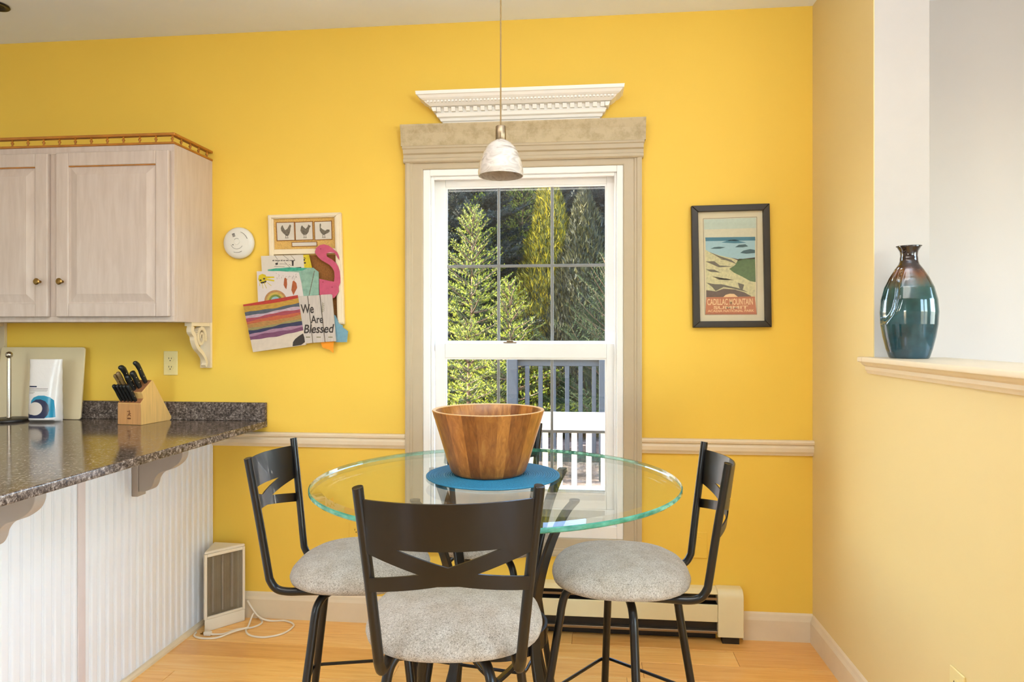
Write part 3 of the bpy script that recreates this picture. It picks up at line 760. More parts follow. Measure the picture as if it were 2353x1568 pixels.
decal('cream_disc', [(-.024 + .034 * math.cos(2 * PI * i / 28), .062 + .030 * math.sin(2 * PI * i / 28)) for i in range(28)], 'pack_cream', .0016)
decal('cream_tail', [(-.056, .062), (-.066, .040), (-.050, .035), (-.030, .034), (-.030, .06)], 'pack_cream', .0014)
for z, x0, x1, h in ((.160, -.062, -.022, .006), (.153, -.062, .030, .0016), (.147, -.062, .030, .0016), (.142, -.060, .026, .0012), (.136, -.060, -.030, .0014), (.131, -.060, -.036, .0014)):
    decal('print_line', [(x0, z), (x1, z), (x1, z + h), (x0, z + h)], 'grey_ink' if h < .004 else 'pack_navy', .0008)

# knife block
kb_loc, kb_r = (-2.012, 2.868, CT), R(-8)
t = thing('knife_block', 'pale wooden knife block with slanted front on the granite counter', 'knife block', kb_loc, kb_r)
side = [(0, 0), (-.004, .096), (.015, .117), (.003, .145), (.065, .196), (.070, .194), (.186, .016), (.184, .006), (.176, 0)]
MB().prism(side, 'x', -.061, .061).build('block', 'bamboo', t, bevel=.002, world=False)
B(-.0605, .0605, -.0042, -.0008, .002, .094).build('front_face', 'bamboo_front', t, world=False)
for p, q in (((-.003, .097), (.0145, .1165)), ((.004, .1462), (.064, .1955))):
    dv = Vector((0, q[0] - p[0], q[1] - p[1])); nv = Vector((0, -dv.z, dv.y)).normalized() * .0008
    m = MB(); m.add([(-.058, p[0] + nv.y, p[1] + nv.z), (.058, p[0] + nv.y, p[1] + nv.z), (.058, q[0] + nv.y, q[1] + nv.z), (-.058, q[0] + nv.y, q[1] + nv.z)], [(0, 1, 2, 3)]); m.build('slot_face', 'slot_wood', t, world=False)
mk = MB()                                                    # burnt two-figure mark and a line of print on the front
for pts in ([(-.010, .060), (.004, .060)], [(.004, .060), (.000, .050)], [(0, .066), (.004, .060)], [(.0, .050), (-.008, .038)], [(.0, .050), (.010, .038)], [(-.002, .054), (.010, .050)], [(-.006, .044), (.004, .044)], [(-.010, .030), (.010, .030)], [(-.009, .027), (.009, .027)]):
    (x0, z0), (x1, z1) = pts; d = Vector((x1 - x0, z1 - z0)); n_ = Vector((-d.y, d.x)).normalized() * .0016
    mk.add([(x0 - n_.x, -.0048, z0 - n_.y), (x1 - n_.x, -.0048, z1 - n_.y), (x1 + n_.x, -.0048, z1 + n_.y), (x0 + n_.x, -.0048, z0 + n_.y)], [(0, 1, 2, 3)])
mk.build('burnt_mark', 'brand', t, world=False)
BW = Matrix.Translation(kb_loc) @ Matrix.Rotation(kb_r, 4, 'Z')
dirv = Vector((0, -.538, .843))
def knife(x, yb, zb, L, w, th, mat, label, hook=False):
    p = BW @ Vector((x, yb, zb)); k = thing('knife', label, 'knife', tuple(p), kb_r, 'knives in the wooden block')
    d = dirv; n = Vector((0, .843, .538)); s = Vector((1, 0, 0))
    m = MB(); sec = [(0, .78, 0), (.10, .92, 0), (.35, 1.0, .0), (.6, .94, .03), (.82, 1.06, .02), (.95, 1.0, -.04), (1.0, .62, -.06)]
    vs = []; K = 10
    for f, sc, of in sec:
        c = d * (L * f) + n * (w * of * (4 if hook else 1))
        for q in range(K):
            an = 2 * PI * q / K; vs.append(tuple(c + n * (math.cos(an) * w / 2 * sc) + s * (math.sin(an) * th / 2 * min(1, sc))))
    fs = [tuple(range(K))[::-1], tuple(range((len(sec) - 1) * K, len(sec) * K))]
    for j in range(len(sec) - 1):
        for q in range(K): fs.append((j * K + q, j * K + (q + 1) % K, j * K + K + (q + 1) % K, j * K + K + q))
    m.add(vs, fs).build('handle', mat, k, smooth=True, world=False, angle=60)
    bl = MB(); c = -d * .06
    bl.add([tuple(Vector((sx * .0009, 0, 0)) + n * (a * w * .38) + d * b) for sx in (-1, 1) for a, b in ((-1, 0), (1, 0), (1, -.05), (-1, -.05))], [(0, 1, 2, 3), (7, 6, 5, 4), (0, 4, 5, 1), (1, 5, 6, 2), (2, 6, 7, 3), (3, 7, 4, 0)])
    bl.build('blade', 'chrome', k, world=False)
    rv = MB()
    for f in (.3, .62): rv.sphere(tuple(d * (L * f) + s * (th / 2)), .0022, 8, 5, (.4, 1, 1))
    rv.build('rivets', 'chrome', k, world=False)
words = ('first', 'second', 'third', 'fourth', 'fifth')
for i in range(5): knife(-.046 + .0185 * i, .004, .107, .088, .020, .0145, 'handle_black', 'black handled steak knife, %s from the left in the lower row of the block' % words[i])
knife(.040, .050, .186, .118, .024, .016, 'handle_black', 'long black handled knife, topmost and rightmost in the knife block', True)
knife(.030, .026, .166, .088, .028, .018, 'handle_black', 'thick black handled knife just below the topmost one in the block')
knife(.012, .014, .156, .080, .026, .017, 'handle_black', 'black handled knife in the middle of the block, short and thick')
knife(-.018, .030, .169, .116, .028, .018, 'handle_black', 'tall black handled knife standing left of the middle of the block', True)
knife(-.030, .014, .156, .096, .022, .014, 'handle_bronze', 'bronze toned kitchen shears handle in the upper row of the block')
knife(-.048, .012, .154, .086, .020, .013, 'handle_bronze', 'bronze toned handle at the left end of the upper row')

# heater on the floor in the corner (triangular plan) and its cord
t = thing('space_heater', 'white triangular corner heater with wire grille on the floor', 'heater', (-1.64, 2.97, 0))
A_, B_, C_ = Vector((-1.668, 2.880)), Vector((-1.552, 3.022)), Vector((-1.706, 3.030))
HH = .357
m = MB()
fd = (B_ - A_).normalized(); fn = Vector((fd.y, -fd.x)); FL = (B_ - A_).length
def F(u, dpt, z): p = A_ + fd * u - fn * dpt; return (p.x, p.y, z)
m.prism([tuple(A_), tuple(B_), tuple(C_)], 'z', HH - .012, HH).build('top_cap', 'cream_plastic', t, bevel=.003)
MB().prism([tuple(A_), tuple(B_), tuple(C_)], 'z', .0, .055).build('base', 'cream_plastic', t, bevel=.003)
m = MB()
def fb(u0, u1, d0, d1, z0, z1):
    v = [F(u, d, z) for z in (z0, z1) for u, d in ((u0, d0), (u1, d0), (u1, d1), (u0, d1))]
    return v, [(3, 2, 1, 0), (4, 5, 6, 7), (0, 1, 5, 4), (1, 2, 6, 5), (2, 3, 7, 6), (3, 0, 4, 7)]
for a in ((0, .012, -.002, .012, .055, HH - .012), (FL - .012, FL, -.002, .012, .055, HH - .012), (.012, FL - .012, -.002, .010, .055, .066), (.012, FL - .012, -.002, .010, HH - .026, HH - .012)): m.add(*fb(*a))
m.build('front_frame', 'cream_plastic', t, bevel=.002)
m = MB()
def wall2(p, q, th=.004):
    d = (q - p).normalized(); n_ = Vector((-d.y, d.x)) * th
    return [tuple(p), tuple(q), tuple(q + n_), tuple(p + n_)]
m.prism(wall2(C_, A_), 'z', .055, HH - .012); m.prism(wall2(B_, C_), 'z', .055, HH - .012); m.build('side_panels', 'cream_plastic', t)
m = MB(); m.add(*fb(.012, FL - .012, .028, .030, .06, HH - .014)); m.build('reflector', 'grille_back', t)
m = MB()
for i in range(40):
    u = .014 + (FL - .028) * i / 39; m.add(*fb(u - .0008, u + .0008, .003, .0045, .066, HH - .026))
m.build('grille_wires', 'wick', t)
m = MB()
for i in range(3):
    u = .045 + .043 * i; m.tube([F(u, .020, .075), F(u, .020, HH - .035)], .005, 8)
m.build('heating_element', 'white_plastic', t)
cp2 = [(-1.5495, 3.040, .085), (-1.520, 3.028, .055), (-1.478, 3.014, .022), (-1.430, 3.022, .0045), (-1.360, 3.028, .0045), (-1.302, 2.985, .0045), (-1.315, 2.900, .0045), (-1.380, 2.856, .0045), (-1.450, 2.868, .0045), (-1.490, 2.910, .0045), (-1.506, 2.965, .0045), (-1.515, 3.025, .030), (-1.508, 3.044, .020), (-1.478, 3.030, .0045), (-1.458, 2.990, .0045), (-1.480, 2.945, .0045), (-1.530, 2.908, .0100), (-1.570, 2.872, .0045), (-1.600, 2.858, .0060), (-1.6215, 2.853, .0085)]
MB().tube(smooth_path(cp2, 6), .0042, 8).build('cord', 'cord_white', t, smooth=True)
cp3 = [(-1.486, 2.925, .0135), (-1.530, 2.880, .0130), (-1.580, 2.832, .0045), (-1.640, 2.818, .0045), (-1.688, 2.836, .0045), (-1.702, 2.872, .0045)]
MB().tube(smooth_path(cp3, 6), .0042, 8).build('cord', 'cord_white', t, smooth=True)
m = MB(); m.box(-1.655, -1.622, 2.845, 2.866, .0012, .019); m.build('plug', 'cord_white', t, bevel=.005, seg=3)
MB().box(-1.668, -1.655, 2.848, 2.8495, .007, .013).box(-1.668, -1.655, 2.861, 2.8625, .007, .013).build('prongs', 'brass', t)

# ------------------------------------------------------------------ things on the back wall
def flat(poly, y0, y1, A, mb=None, mi=0):
    """a sheet cut to poly (millimetres from A in the wall's plane), thickness y0..y1 in front of the wall"""
    mb = mb or MB()
    return mb.prism([(A[0] + a / 1000, A[1] + b / 1000) for a, b in poly], 'y', BY - y0, BY - y1, mi)
def ell(cx, cy, rx, ry, n=16, rot=0):
    return [(cx + rx * math.cos(a) * math.cos(rot) - ry * math.sin(a) * math.sin(rot), cy + rx * math.cos(a) * math.sin(rot) + ry * math.sin(a) * math.cos(rot)) for a in [2 * PI * i / n for i in range(n)]]
def stroke(p, q, w):
    d = Vector((q[0] - p[0], q[1] - p[1])).normalized(); n = Vector((-d.y, d.x)) * w / 2
    return [(p[0] + n.x, p[1] + n.y), (p[0] - n.x, p[1] - n.y), (q[0] - n.x, q[1] - n.y), (q[0] + n.x, q[1] + n.y)]

# smoke detector
t = thing('smoke_detector', 'round white smoke detector on the yellow wall right of the cabinet', 'smoke detector', (-1.597, BY, 1.750))
def yl(prof, n=48):
    m = MB().lathe(prof, n); m.v = [(x, -z, y) for x, y, z in m.v]; return m
yl([(.066, 0), (.067, .004), (.066, .008), (.0005, .008)]).build('mount_plate', 'white_plastic', t, smooth=True, world=False)
yl([(.071, .007), (.074, .012), (.073, .022), (.066, .030), (.050, .034), (.03, .036), (.0005, .0365)]).build('cover', 'white_plastic', t, smooth=True, world=False)
m = yl([(.0135, .036), (.0135, .039), (.0125, .040), (.0005, .040)], 24); m.v = [(x + .0, y, z + .004) for x, y, z in m.v]; m.build('test_button', 'white_plastic', t, smooth=True, world=False)
m = MB()
for k in range(3): m.prism(stroke((-.024 + .002 * k, .038 - .0055 * k), (-.012 + .002 * k, .0425 - .0055 * k), .003), 'y', -.0345, -.036)
m.build('vent_slots', 'slot', t, world=False)
m = MB(); m.prism(ell(-.019, -.010, .0026, .0026, 10), 'y', -.0355, -.037)
m.build('led', 'slot', t, world=False)
m = MB()
for a0, a1, r in ((200, 330, .030), (20, 70, .052), (250, 300, .046), (60, 140, .0155)):
    P_ = [(r * math.cos(R(a0 + (a1 - a0) * i / 14)), r * math.sin(R(a0 + (a1 - a0) * i / 14)) + (.004 if r < .02 else 0)) for i in range(15)]
    for i in range(14): m.prism(stroke(P_[i], P_[i + 1], .0016), 'y', -.033 if r > .04 else -.0355, -.0366)
m.build('moulded_lines', 'grey_line', t, world=False)

# framed letter holder with three hens
A = (-1.30, 1.55)
t = thing('letter_holder', 'cream framed letter holder with three hen prints, papers tucked in it', 'picture frame', (-1.285, BY, 1.37))
def frame_sides(outer, inner, y0, y1, name, mat, parent, bevel=.003, A=A):
    for i in range(4):
        j = (i + 1) % 4
        flat([outer[i], outer[j], inner[j], inner[i]], y0, y1, A).build(name, mat, parent, bevel=bevel)
OUT = [(-156, 328), (194, 335), (210, -180), (-137, -180)]; INN = [(-130, 310), (164, 313), (178, -160), (-118, -160)]
frame_sides(OUT, INN, 0, .022, 'frame_side', 'trim', t)
frame_sides([(-150, 323), (188, 329), (203, -174), (-131, -174)], [(-136, 314), (172, 318), (186, -165), (-123, -165)], .022, .026, 'frame_bead', 'trim', t, .001)
flat([(-132, 312), (166, 315), (172, 140), (-128, 140)], .001, .010, A).build('burlap_panel', 'burlap', t)
flat([(-128, 168), (170, 170), (171, 146), (-127, 143)], .001, .021, A).build('mid_rail', 'trim', t, bevel=.003)
flat([(-126, 142), (172, 144), (180, -162), (-120, -162)], .001, .006, A).build('cork_panel', 'cork', t)
for i, q in enumerate(([(-116, 292), (-33, 293), (-30, 212), (-112, 211)], [(-26, 292), (55, 294), (58, 213), (-23, 212)], [(67, 293), (146, 295), (148, 214), (70, 212)])):
    def grow(q, g):
        c = (sum(p[0] for p in q) / 4, sum(p[1] for p in q) / 4); return [(p[0] + (g if p[0] > c[0] else -g), p[1] + (g if p[1] > c[1] else -g)) for p in q]
    frame_sides(grow(q, 3.5), grow(q, .5), .010, .0125, 'card_border', 'cork', t, 0)
    cd = flat(q, .010, .0115, A).build('hen_card', 'paper', t)
    hen = ([(-96, 266), (-92, 277), (-87, 281), (-83, 270), (-75, 257), (-64, 264), (-57, 276), (-53, 284), (-47, 281), (-46, 275), (-49, 268), (-50, 255), (-53, 244), (-58, 233), (-68, 231), (-83, 243), (-93, 254)],
           [(1, 265), (2, 274), (7, 279), (12, 272), (24, 262), (33, 271), (38, 283), (42, 278), (49, 276), (42, 265), (38, 248), (29, 236), (14, 234), (5, 243), (-1, 254)],
           [(91, 276), (92, 284), (96, 286), (98, 279), (96, 267), (104, 260), (118, 252), (126, 258), (138, 257), (139, 248), (130, 241), (120, 237), (111, 232), (100, 240), (92, 253)])[i]
    m = flat(hen, .0115, .0122, A)
    fx = (-68, 20, 110)[i]
    for dx in (-4, 5):
        flat(stroke((fx + dx, 236), (fx + dx + 1, 222), 2), .0115, .0122, A, m); flat(stroke((fx + dx - 4, 221), (fx + dx + 5, 221.5), 2), .0115, .0122, A, m)
    m.build('hen_print', 'grey_ink', cd)
flat([(-41, 199), (76, 200), (77, 184), (-40, 183)], .010, .0115, A).build('name_strip', 'paper', t)
frame_sides([(-44, 202), (79, 203), (80, 181), (-43, 180)], [(-41, 199), (76, 200), (77, 184), (-40, 183)], .010, .0125, 'strip_border', 'cork', t, 0)
def sheet(name, label, cat, poly, y0, th, mat, grp='papers tucked in the letter holder'):
    cxm = sum(p[0] for p in poly) / len(poly) / 1000 + A[0]; czm = min(p[1] for p in poly) / 1000 + A[1]
    r = thing(name, label, cat, (cxm, BY - y0, czm), 0, grp)
    return r
# pieces low in the pocket
t = sheet('cut_paper', 'pale blue cut paper poking out at the lower right of the letter holder', 'paper', [(173, -143), (227, -264)], .026, .002, 'blue_card')
flat([(150, -130), (173, -140), (189, -177), (208, -186), (206, -193), (232, -212), (227, -262), (176, -262), (150, -250)], .0262, .0275, A).build('cut_shape', 'blue_card', t)
t = sheet('cut_paper', 'orange cut paper hanging below the wooden sign', 'paper', [(91, -260), (162, -311)], .026, .002, 'orange_card')
flat([(91, -240), (166, -236), (163, -284), (163, -312), (145, -297), (113, -288)], .0276, .0288, A).build('cut_shape', 'orange_card', t)
t = sheet('greeting_card', 'yellow printed card behind the typed sheet in the letter holder', 'card', [(19, 141), (62, 40)], .0262, .002, 'soft_yellow')
flat([(0, 139), (46, 141), (68, 50), (10, 46)], .0262, .0272, A).build('card_sheet', 'soft_yellow', t)
m = flat(ell(22, 117, 6, 5, 10), .0272, .0276, A); flat(ell(27, 103, 5, 4, 10), .0272, .0276, A, m); flat(stroke((22, 128), (30, 123), 3), .0272, .0276, A, m); m.build('print', 'ink', t)
t = sheet('typed_sheet', 'white sheet with typed heading and line drawing at the top of the papers', 'paper', [(-184, 137), (-10, 50)], .0275, .002, 'paper')
flat([(-184, 137), (19, 141), (28, 40), (-178, 36)], .0275, .0285, A).build('sheet', 'paper', t)
m = MB(); rg = random.Random(5)
x = -128
for w in (10, 24, 9, 10, 14, 16, 8):
    nseg = max(2, int(w / 3.4))
    for k in range(nseg): flat([(x + k * w / nseg, 112 + rg.uniform(0, 1)), (x + (k + .72) * w / nseg, 112), (x + (k + .72) * w / nseg, 117 + rg.choice((0, 0, 2.5))), (x + k * w / nseg, 116.5)], .0285, .0288, A, m)
    x += w + 3
m.build('typed_line', 'ink', t)
m = MB()
for p, q in (((-118, 139), (-103, 120)), ((-78, 140), (-50, 119)), ((-40, 138), (-20, 118)), ((-100, 112), (-112, 92)), ((-95, 100), (-60, 98)), ((-70, 108), (-45, 84)), ((-120, 88), (-70, 86)), ((-50, 96), (-30, 90))): flat(stroke(p, q, 1.4), .0285, .0288, A, m)
flat(ell(-108, 100, 7, 5, 10), .0285, .0288, A, m); flat([(-36, 114), (-26, 115), (-27, 88), (-34, 92)], .0285, .0288, A, m); flat(stroke((-18, 80), (10, 82), 5), .0285, .0288, A, m)
m.build('line_drawing', 'ink', t)
t = sheet('painted_card', 'sea green painted card beside the child drawing', 'card', [(-153, 73), (95, -60)], .029, .002, 'teal_card')
flat([(-150, 74), (-60, 82), (20, 80), (68, 80), (94, 60), (95, -62), (-20, -62), (-140, -40)], .029, .0300, A).build('sheet', 'teal_card', t)
flat([(-153, 71), (-130, 76), (-111, 79), (-80, 80), (-47, 83), (17, 80), (40, 78), (17, 68), (-20, 66), (-47, 66), (-70, 58), (-92, 57), (-118, 64)], .0300, .0305, A).build('green_stroke', 'teal_paint', t)
flat(stroke((74, 66), (46, -55), 3), .0300, .0304, A).build('crease', 'grey_ink', t)
t = sheet('child_drawing', 'child drawing of a yellow sun, rainbow and brown feathers', 'drawing', [(-203, 66), (0, -75)], .0306, .002, 'paper_pink')
flat([(-203, 66), (-95, 66), (0, 59), (12, 10), (22, -52), (8, -82), (-196, -86)], .0306, .0316, A).build('sheet', 'paper_pink', t)
m = flat([(-192, 47), (-176, 54), (-160, 49), (-152, 31), (-160, 10), (-185, 10), (-196, 28)], .0316, .032, A)
flat([(-158, 42), (-119, 41), (-117, 35), (-152, 32)], .0316, .032, A, m); flat([(-153, 31), (-118, 25), (-118, 18), (-155, 24)], .0316, .032, A, m)
for p, q in (((-176, 10), (-172, -14)), ((-166, 10), (-155, -14)), ((-152, 14), (-132, -2)), ((-190, 12), (-188, -2))): flat(stroke(p, q, 2.2), .0316, .032, A, m)
m.build('crayon_sun', 'soft_yellow', t)
m = MB()
for c in ((-184, 24), (-167, 31), (-170, 14), (-161, 18), (-178, 13)): flat(ell(*c, 5.5, 4.2, 10), .032, .0324, A, m)
m.build('face_marks', 'ink', t); m = MB()
for k in range(26):
    x, z = rg.uniform(-112, -10), rg.uniform(30, 54)
    flat(stroke((x, z), (x + rg.uniform(-4, 4), z + rg.uniform(-9, 9)), .9), .0316, .0318, A, m)
m.build('ink_marks', 'ink', t)
for k, (ro, ri, mt) in enumerate(((54, 44, 'p_rain1'), (44, 32, 'p_rain2'), (32, 22, 'p_rain3'), (22, 0.5, 'p_rain4'))):
    pts = [(-112 + ro * math.cos(R(a)), -72 + ro * .93 * math.sin(R(a))) for a in range(0, 181, 12)] + [(-112 + ri * math.cos(R(a)), -72 + ri * .93 * math.sin(R(a))) for a in range(180, -1, -12)]
    m = MB()
    for i in range(15): flat([pts[i], pts[i + 1], pts[30 - i], pts[31 - i]], .0316, .0320, A, m)
    m.build('rainbow_band', mt, t)
m = flat([(-70, 30), (-66, 36), (-58, 30), (-56, 5), (-60, -18), (-66, -12), (-73, 2)], .0316, .032, A); flat([(-30, 18), (-24, 22), (-12, 10), (-8, -12), (-18, -30), (-26, -46), (-36, -22)], .0316, .032, A, m)
m.build('crayon_feathers', 'brown_crayon', t)
t = sheet('flamingo', 'pink card flamingo cutout clipped to the right of the letter holder', 'flamingo', [(78, 163), (200, -50)], .0290, .002, 'flamingo')
fl_ = [(76, 150), (83, 172), (100, 184), (120, 187), (141, 181), (155, 171), (167, 162), (181, 151), (187, 140), (191, 128), (192, 113), (184, 124), (178, 135), (167, 148), (150, 148), (133, 145), (131, 139), (134, 130), (157, 117), (176, 101), (187, 84), (194, 62), (197, 30), (197, 10), (189, -8), (190, -30), (180, -45), (170, -58), (157, -62), (99, -62), (97, 29), (130, 22), (167, 15), (170, 40), (168, 62), (158, 80), (145, 93), (124, 105), (106, 115), (90, 130)]
flat(fl_, .0302, .0318, A).build('cutout', 'flamingo', t)
m = MB()
for c in ((104, 166), (115, 14), (158, -10)): flat(ell(*c, 3.2, 3, 8), .0318, .0322, A, m)
m.build('dots', 'flamingo_dark', t)
flat([(134, 148), (166, 147), (150, 150)], .0318, .0322, A).build('beak_fold', 'paper', t)
# wooden sign of three boards
t = sheet('wooden_sign', 'whitewashed board sign lettered We Are Blessed', 'sign', [(1, -45), (180, -268)], .033, .012, 'whitewash')
for q in ([(1, -52), (44, -49.5), (69, -266), (20, -270)], [(47.5, -49.5), (102, -46.5), (126.5, -261.5), (72.5, -265.5)], [(106, -48), (111, -45), (156, -43), (160, -46), (179.5, -258), (130, -261)]):
    flat(q, .0325, .0425, A).build('board', 'whitewash', t, bevel=.0012)
flat([(20, -80), (160, -75), (163, -95), (22, -100)], .0320, .0330, A).build('cross_batten', 'whitewash', t)
def sp(a, b): return (A[0] + a / 1000, BY - .0428, A[1] + b / 1000)
text_mesh('We', .062, .042, sp(14, -131), 'ink', t, 'lettering', bold=.02, rot=.03)
text_mesh('Are', .058, .036, sp(62, -176), 'ink', t, 'lettering', bold=.02, rot=.02)
text_mesh('Blessed', .145, .040, sp(28, -222), 'ink', t, 'lettering', bold=.02, rot=.02, shear=.2)
m = MB(); flat(stroke((117, -80), (116, -126), 1.6), .0425, .0429, A, m)
for k in range(5):
    z = -86 - 8 * k; flat([(116, z - 6), (124 + k % 2, z), (127, z + 3), (120, z - 1)], .0425, .0429, A, m); flat([(116, z - 8), (108, z - 3), (104, z - 1), (111, z - 5)], .0425, .0429, A, m)
for x in (46, 96, 152):
    for k in range(4): flat([(x - 8 + 5 * k, -240), (x - 5 + 5 * k, -236), (x - 2 + 5 * k, -239), (x - 5 + 5 * k, -242)], .0425, .0429, A, m)
m.build('sprig_print', 'sprig', t)
# striped painting on canvas in front of the sign
t = sheet('striped_painting', 'small canvas painted in rainbow stripes, tilted at the bottom left of the papers', 'painting', [(-262, -47), (38, -309)], .0432, .012, 'white_canvas')
TL, TR, BR_, BL = (-262, -89), (1, -46), (38, -275), (-215, -309)
flat([TL, TR, BR_, BL], .0322, .0455, A).build('canvas', 'white_canvas', t, bevel=.0015)
def bil(u, v):
    return tuple((TL[i] * (1 - u) + TR[i] * u) * (1 - v) + (BL[i] * (1 - u) + BR_[i] * u) * v for i in (0, 1))
bands = [(0, .045, 'red'), (.045, .17, 'gold'), (.17, .235, 'slate'), (.235, .285, 'lavender'), (.285, .345, 'magenta'), (.345, .41, 'orange'), (.41, .495, 'ochre'), (.495, .535, 'olive'), (.535, .60, 'navy'), (.60, .655, 'mauve'), (.655, .74, 'plum')]
def wav(v, u): return v if v <= 0 else v + .010 * math.sin(7 * u + v * 23) + .006 * math.sin(19 * u + v * 57) - .05 * v * (u - .5)
for v0, v1, c in bands:
    m = MB(); n = 18
    for i in range(n):
        a, b = i / n, (i + 1) / n
        if c == 'red': e0, e1 = (0, 0), (v1 + .03 * math.sin(3.0 * a - .3), v1 + .03 * math.sin(3.0 * b - .3))
        else: e0, e1 = (wav(v0, a) if c != 'gold' else v0 + .03 * math.sin(3.0 * a - .3), wav(v0, b) if c != 'gold' else v0 + .03 * math.sin(3.0 * b - .3)), (wav(v1, a), wav(v1, b))
        flat([bil(a, e0[0]), bil(b, e0[1]), bil(b, e1[1]), bil(a, e1[0])], .0455, .0460, A, m)
    m.build('paint_stripe', 'p_' + c, t)
flat([(-24, -281), (-22, -262), (-12, -248), (6, -234), (26, -222), (32, -240), (35, -262), (17, -275)], .0455, .0461, A).build('dark_patch', 'ink', t)

# framed poster right of the window
BP = (0.64, 1.62)
t = thing('framed_poster', 'black framed national park poster of a rocky coast on the wall right of the window', 'picture', (.64, BY, 1.352))
PO = [(-170, 264), (160, 268), (169, -265), (-162, -267)]; PI_ = [(-141, 237), (133, 240), (142, -237), (-132, -239)]
for i in range(4):
    j = (i + 1) % 4
    flat([PO[i], PO[j], PI_[j], PI_[i]], .0, .026, BP).build('frame_side', 'frame_black', t, bevel=.003)
flat([(-142, 239), (135, 242), (144, -239), (-133, -241)], .001, .008, BP).build('poster_sheet', 'mat_cream', t)
ps = [o for o in t.children if o.name.startswith('poster_sheet')][0]
def pr(name, polys, mat, y): 
    m = MB()
    for q in polys: flat(q, y - .0002, y + .0002, BP, m)
    m.build(name, mat, ps)
def qn(y0, y1): return [(-116 + 8 * (208 - y1) / 417 - 0, y1), (109, y1), (109, y0), (-116 + 8 * (208 - y0) / 417, y0)]
pr('inner_rule', [stroke((-117, 209), (110, 213), 1.6), stroke((-117, 209), (-109, -210), 1.6), stroke((110, 213), (110, -209), 1.6), stroke((-109, -210), (110, -209), 1.6)], 'q_crack', .0084)
pr('sky_print', [[(-114, 206), (107, 210), (107, 165), (-113, 162)]], 'q_sky1', .0084); pr('sky_print', [[(-113, 162), (107, 165), (106, 124), (-112, 124)]], 'q_sky2', .0084)
pr('water_print', [[(-107, 114), (103, 114), (103, 20), (-106, 20)]], 'q_water', .0084)
pr('sea_print', [[(-108, 127), (103, 127), (104, 111), (-107, 111)], [(-40, 104), (-6, 114), (18, 117), (38, 109), (66, 102), (18, 100)]], 'q_sea', .0089)
pr('island_print', [[(18, 83), (34, 93), (62, 95), (74, 86), (50, 82)], [(-86, 78), (-70, 84), (-50, 86), (-22, 83), (-46, 77)], [(40, 58), (54, 68), (82, 74), (102, 70), (102, 57), (66, 54)]], 'q_isle', .0089)
pr('shore_print', [[(-108, 74), (-90, 63), (-46, 47), (-6, 38), (34, 29), (102, 37), (103, -134), (-104, -134)]], 'q_shore', .0089)
pr('shrub_print', [[(-6, -11), (18, 5), (34, 33), (66, 31), (102, 37), (105, -69), (82, -65), (50, -46), (14, -28)]], 'q_green', .0094)
pr('rock_print', [[(-104, -103), (-62, -109), (-30, -97), (18, -101), (58, -114), (86, -130), (84, -134), (-104, -134)], [(0, 38), (34, 30), (102, 38), (102, 30), (60, 32), (34, 24)]], 'q_rock', .0094)
pr('crack_print', [[(-94, 65), (-46, 44), (2, 28), (26, 9), (-2, 20), (-46, 37)], [(-60, 46), (-40, 30), (-10, 26), (-44, 34)], [(-106, 22), (-70, 23), (-46, 4), (10, 0), (-50, -4), (-84, 12)], [(-106, -12), (-70, -14), (-44, -27), (-86, -23)],
   [(-78, -43), (-50, -58), (-22, -52), (14, -60), (-30, -58)], [(-104, -70), (-70, -77), (-38, -78), (2, -88), (42, -98), (74, -113), (18, -99), (-30, -89), (-64, -107), (-80, -88)], [(30, -72), (56, -80), (50, -104), (36, -94)]], 'q_crack', .0098)
pr('title_panel', [[(-104, -134), (101, -132), (109, -209), (-108, -209)]], 'q_panel', .0102)
pr('sun_print', [[(-32, -134), (-22, -124), (-4, -119), (14, -120), (30, -133)]], 'q_letter', .0104)
pr('panel_rule', [stroke((-102, -139), (102, -137), 2), stroke((-106, -205), (106, -205), 2), stroke((-105, -202), (105, -202), 1)], 'q_rim', .0106)
def pt(a, b): return (BP[0] + a / 1000, BY - .0112, BP[1] + b / 1000)
text_mesh('CADILLAC MOUNTAIN', .193, .028, pt(-100, -169), 'q_letter', ps, 'lettering', bold=.025, rot=.008)
text_mesh('SUMMIT', .146, .0135, pt(-73, -186), 'q_letter', ps, 'lettering', bold=.03, rot=.008)
text_mesh('ACADIA NATIONAL PARK', .196, .0105, pt(-98, -199.5), 'q_letter', ps, 'lettering', bold=.02, rot=.008)
flat([(-141, 238), (134, 241), (143, -238), (-132, -240)], .0135, .0150, BP).build('glazing', 'pane', t)

# ------------------------------------------------------------------ pendant lamp
t = thing('pendant_lamp', 'white alabaster glass pendant lamp hanging on a thin cord before the window', 'lamp', (-.232, 1.935, CZ))
zb = 1.768 - CZ
MB().lathe([(.0006, 0), (.060, 0), (.060, -.012), (.052, -.022), (.0006, -.024)], 28).build('canopy', 'nickel', t, smooth=True, world=False)
MB().tube(smooth_path([(0, 0, -.02), (.001, 0, -.25), (.0, 0, -.5), (0, 0, zb + .15)], 6), .0022, 6).build('cord', 'cord_brown', t, smooth=True, world=False)
MB().lathe([(.0006, .152), (.0135, .152), (.0150, .150), (.0150, .112), (.0135, .110), (.0006, .110)], 24, (0, 0, zb)).build('socket', 'nickel', t, smooth=True, world=False)
out = [(.0150, .112), (.020, .1095), (.030, .103), (.042, .090), (.051, .073), (.058, .054), (.0625, .036), (.0645, .022), (.0640, .010)]
inn = [(r - .0025, z + (.0 if z < .1 else -.003)) for r, z in out[::-1]]
MB().lathe(out + inn, 48, (0, 0, zb)).build('shade', 'alabaster', t, smooth=True, world=False, angle=70)
MB().sphere((0, 0, zb + .055), .021, 16, 10, (1, 1, 1.35)).build('bulb', 'white_plastic', t, smooth=True, world=False)

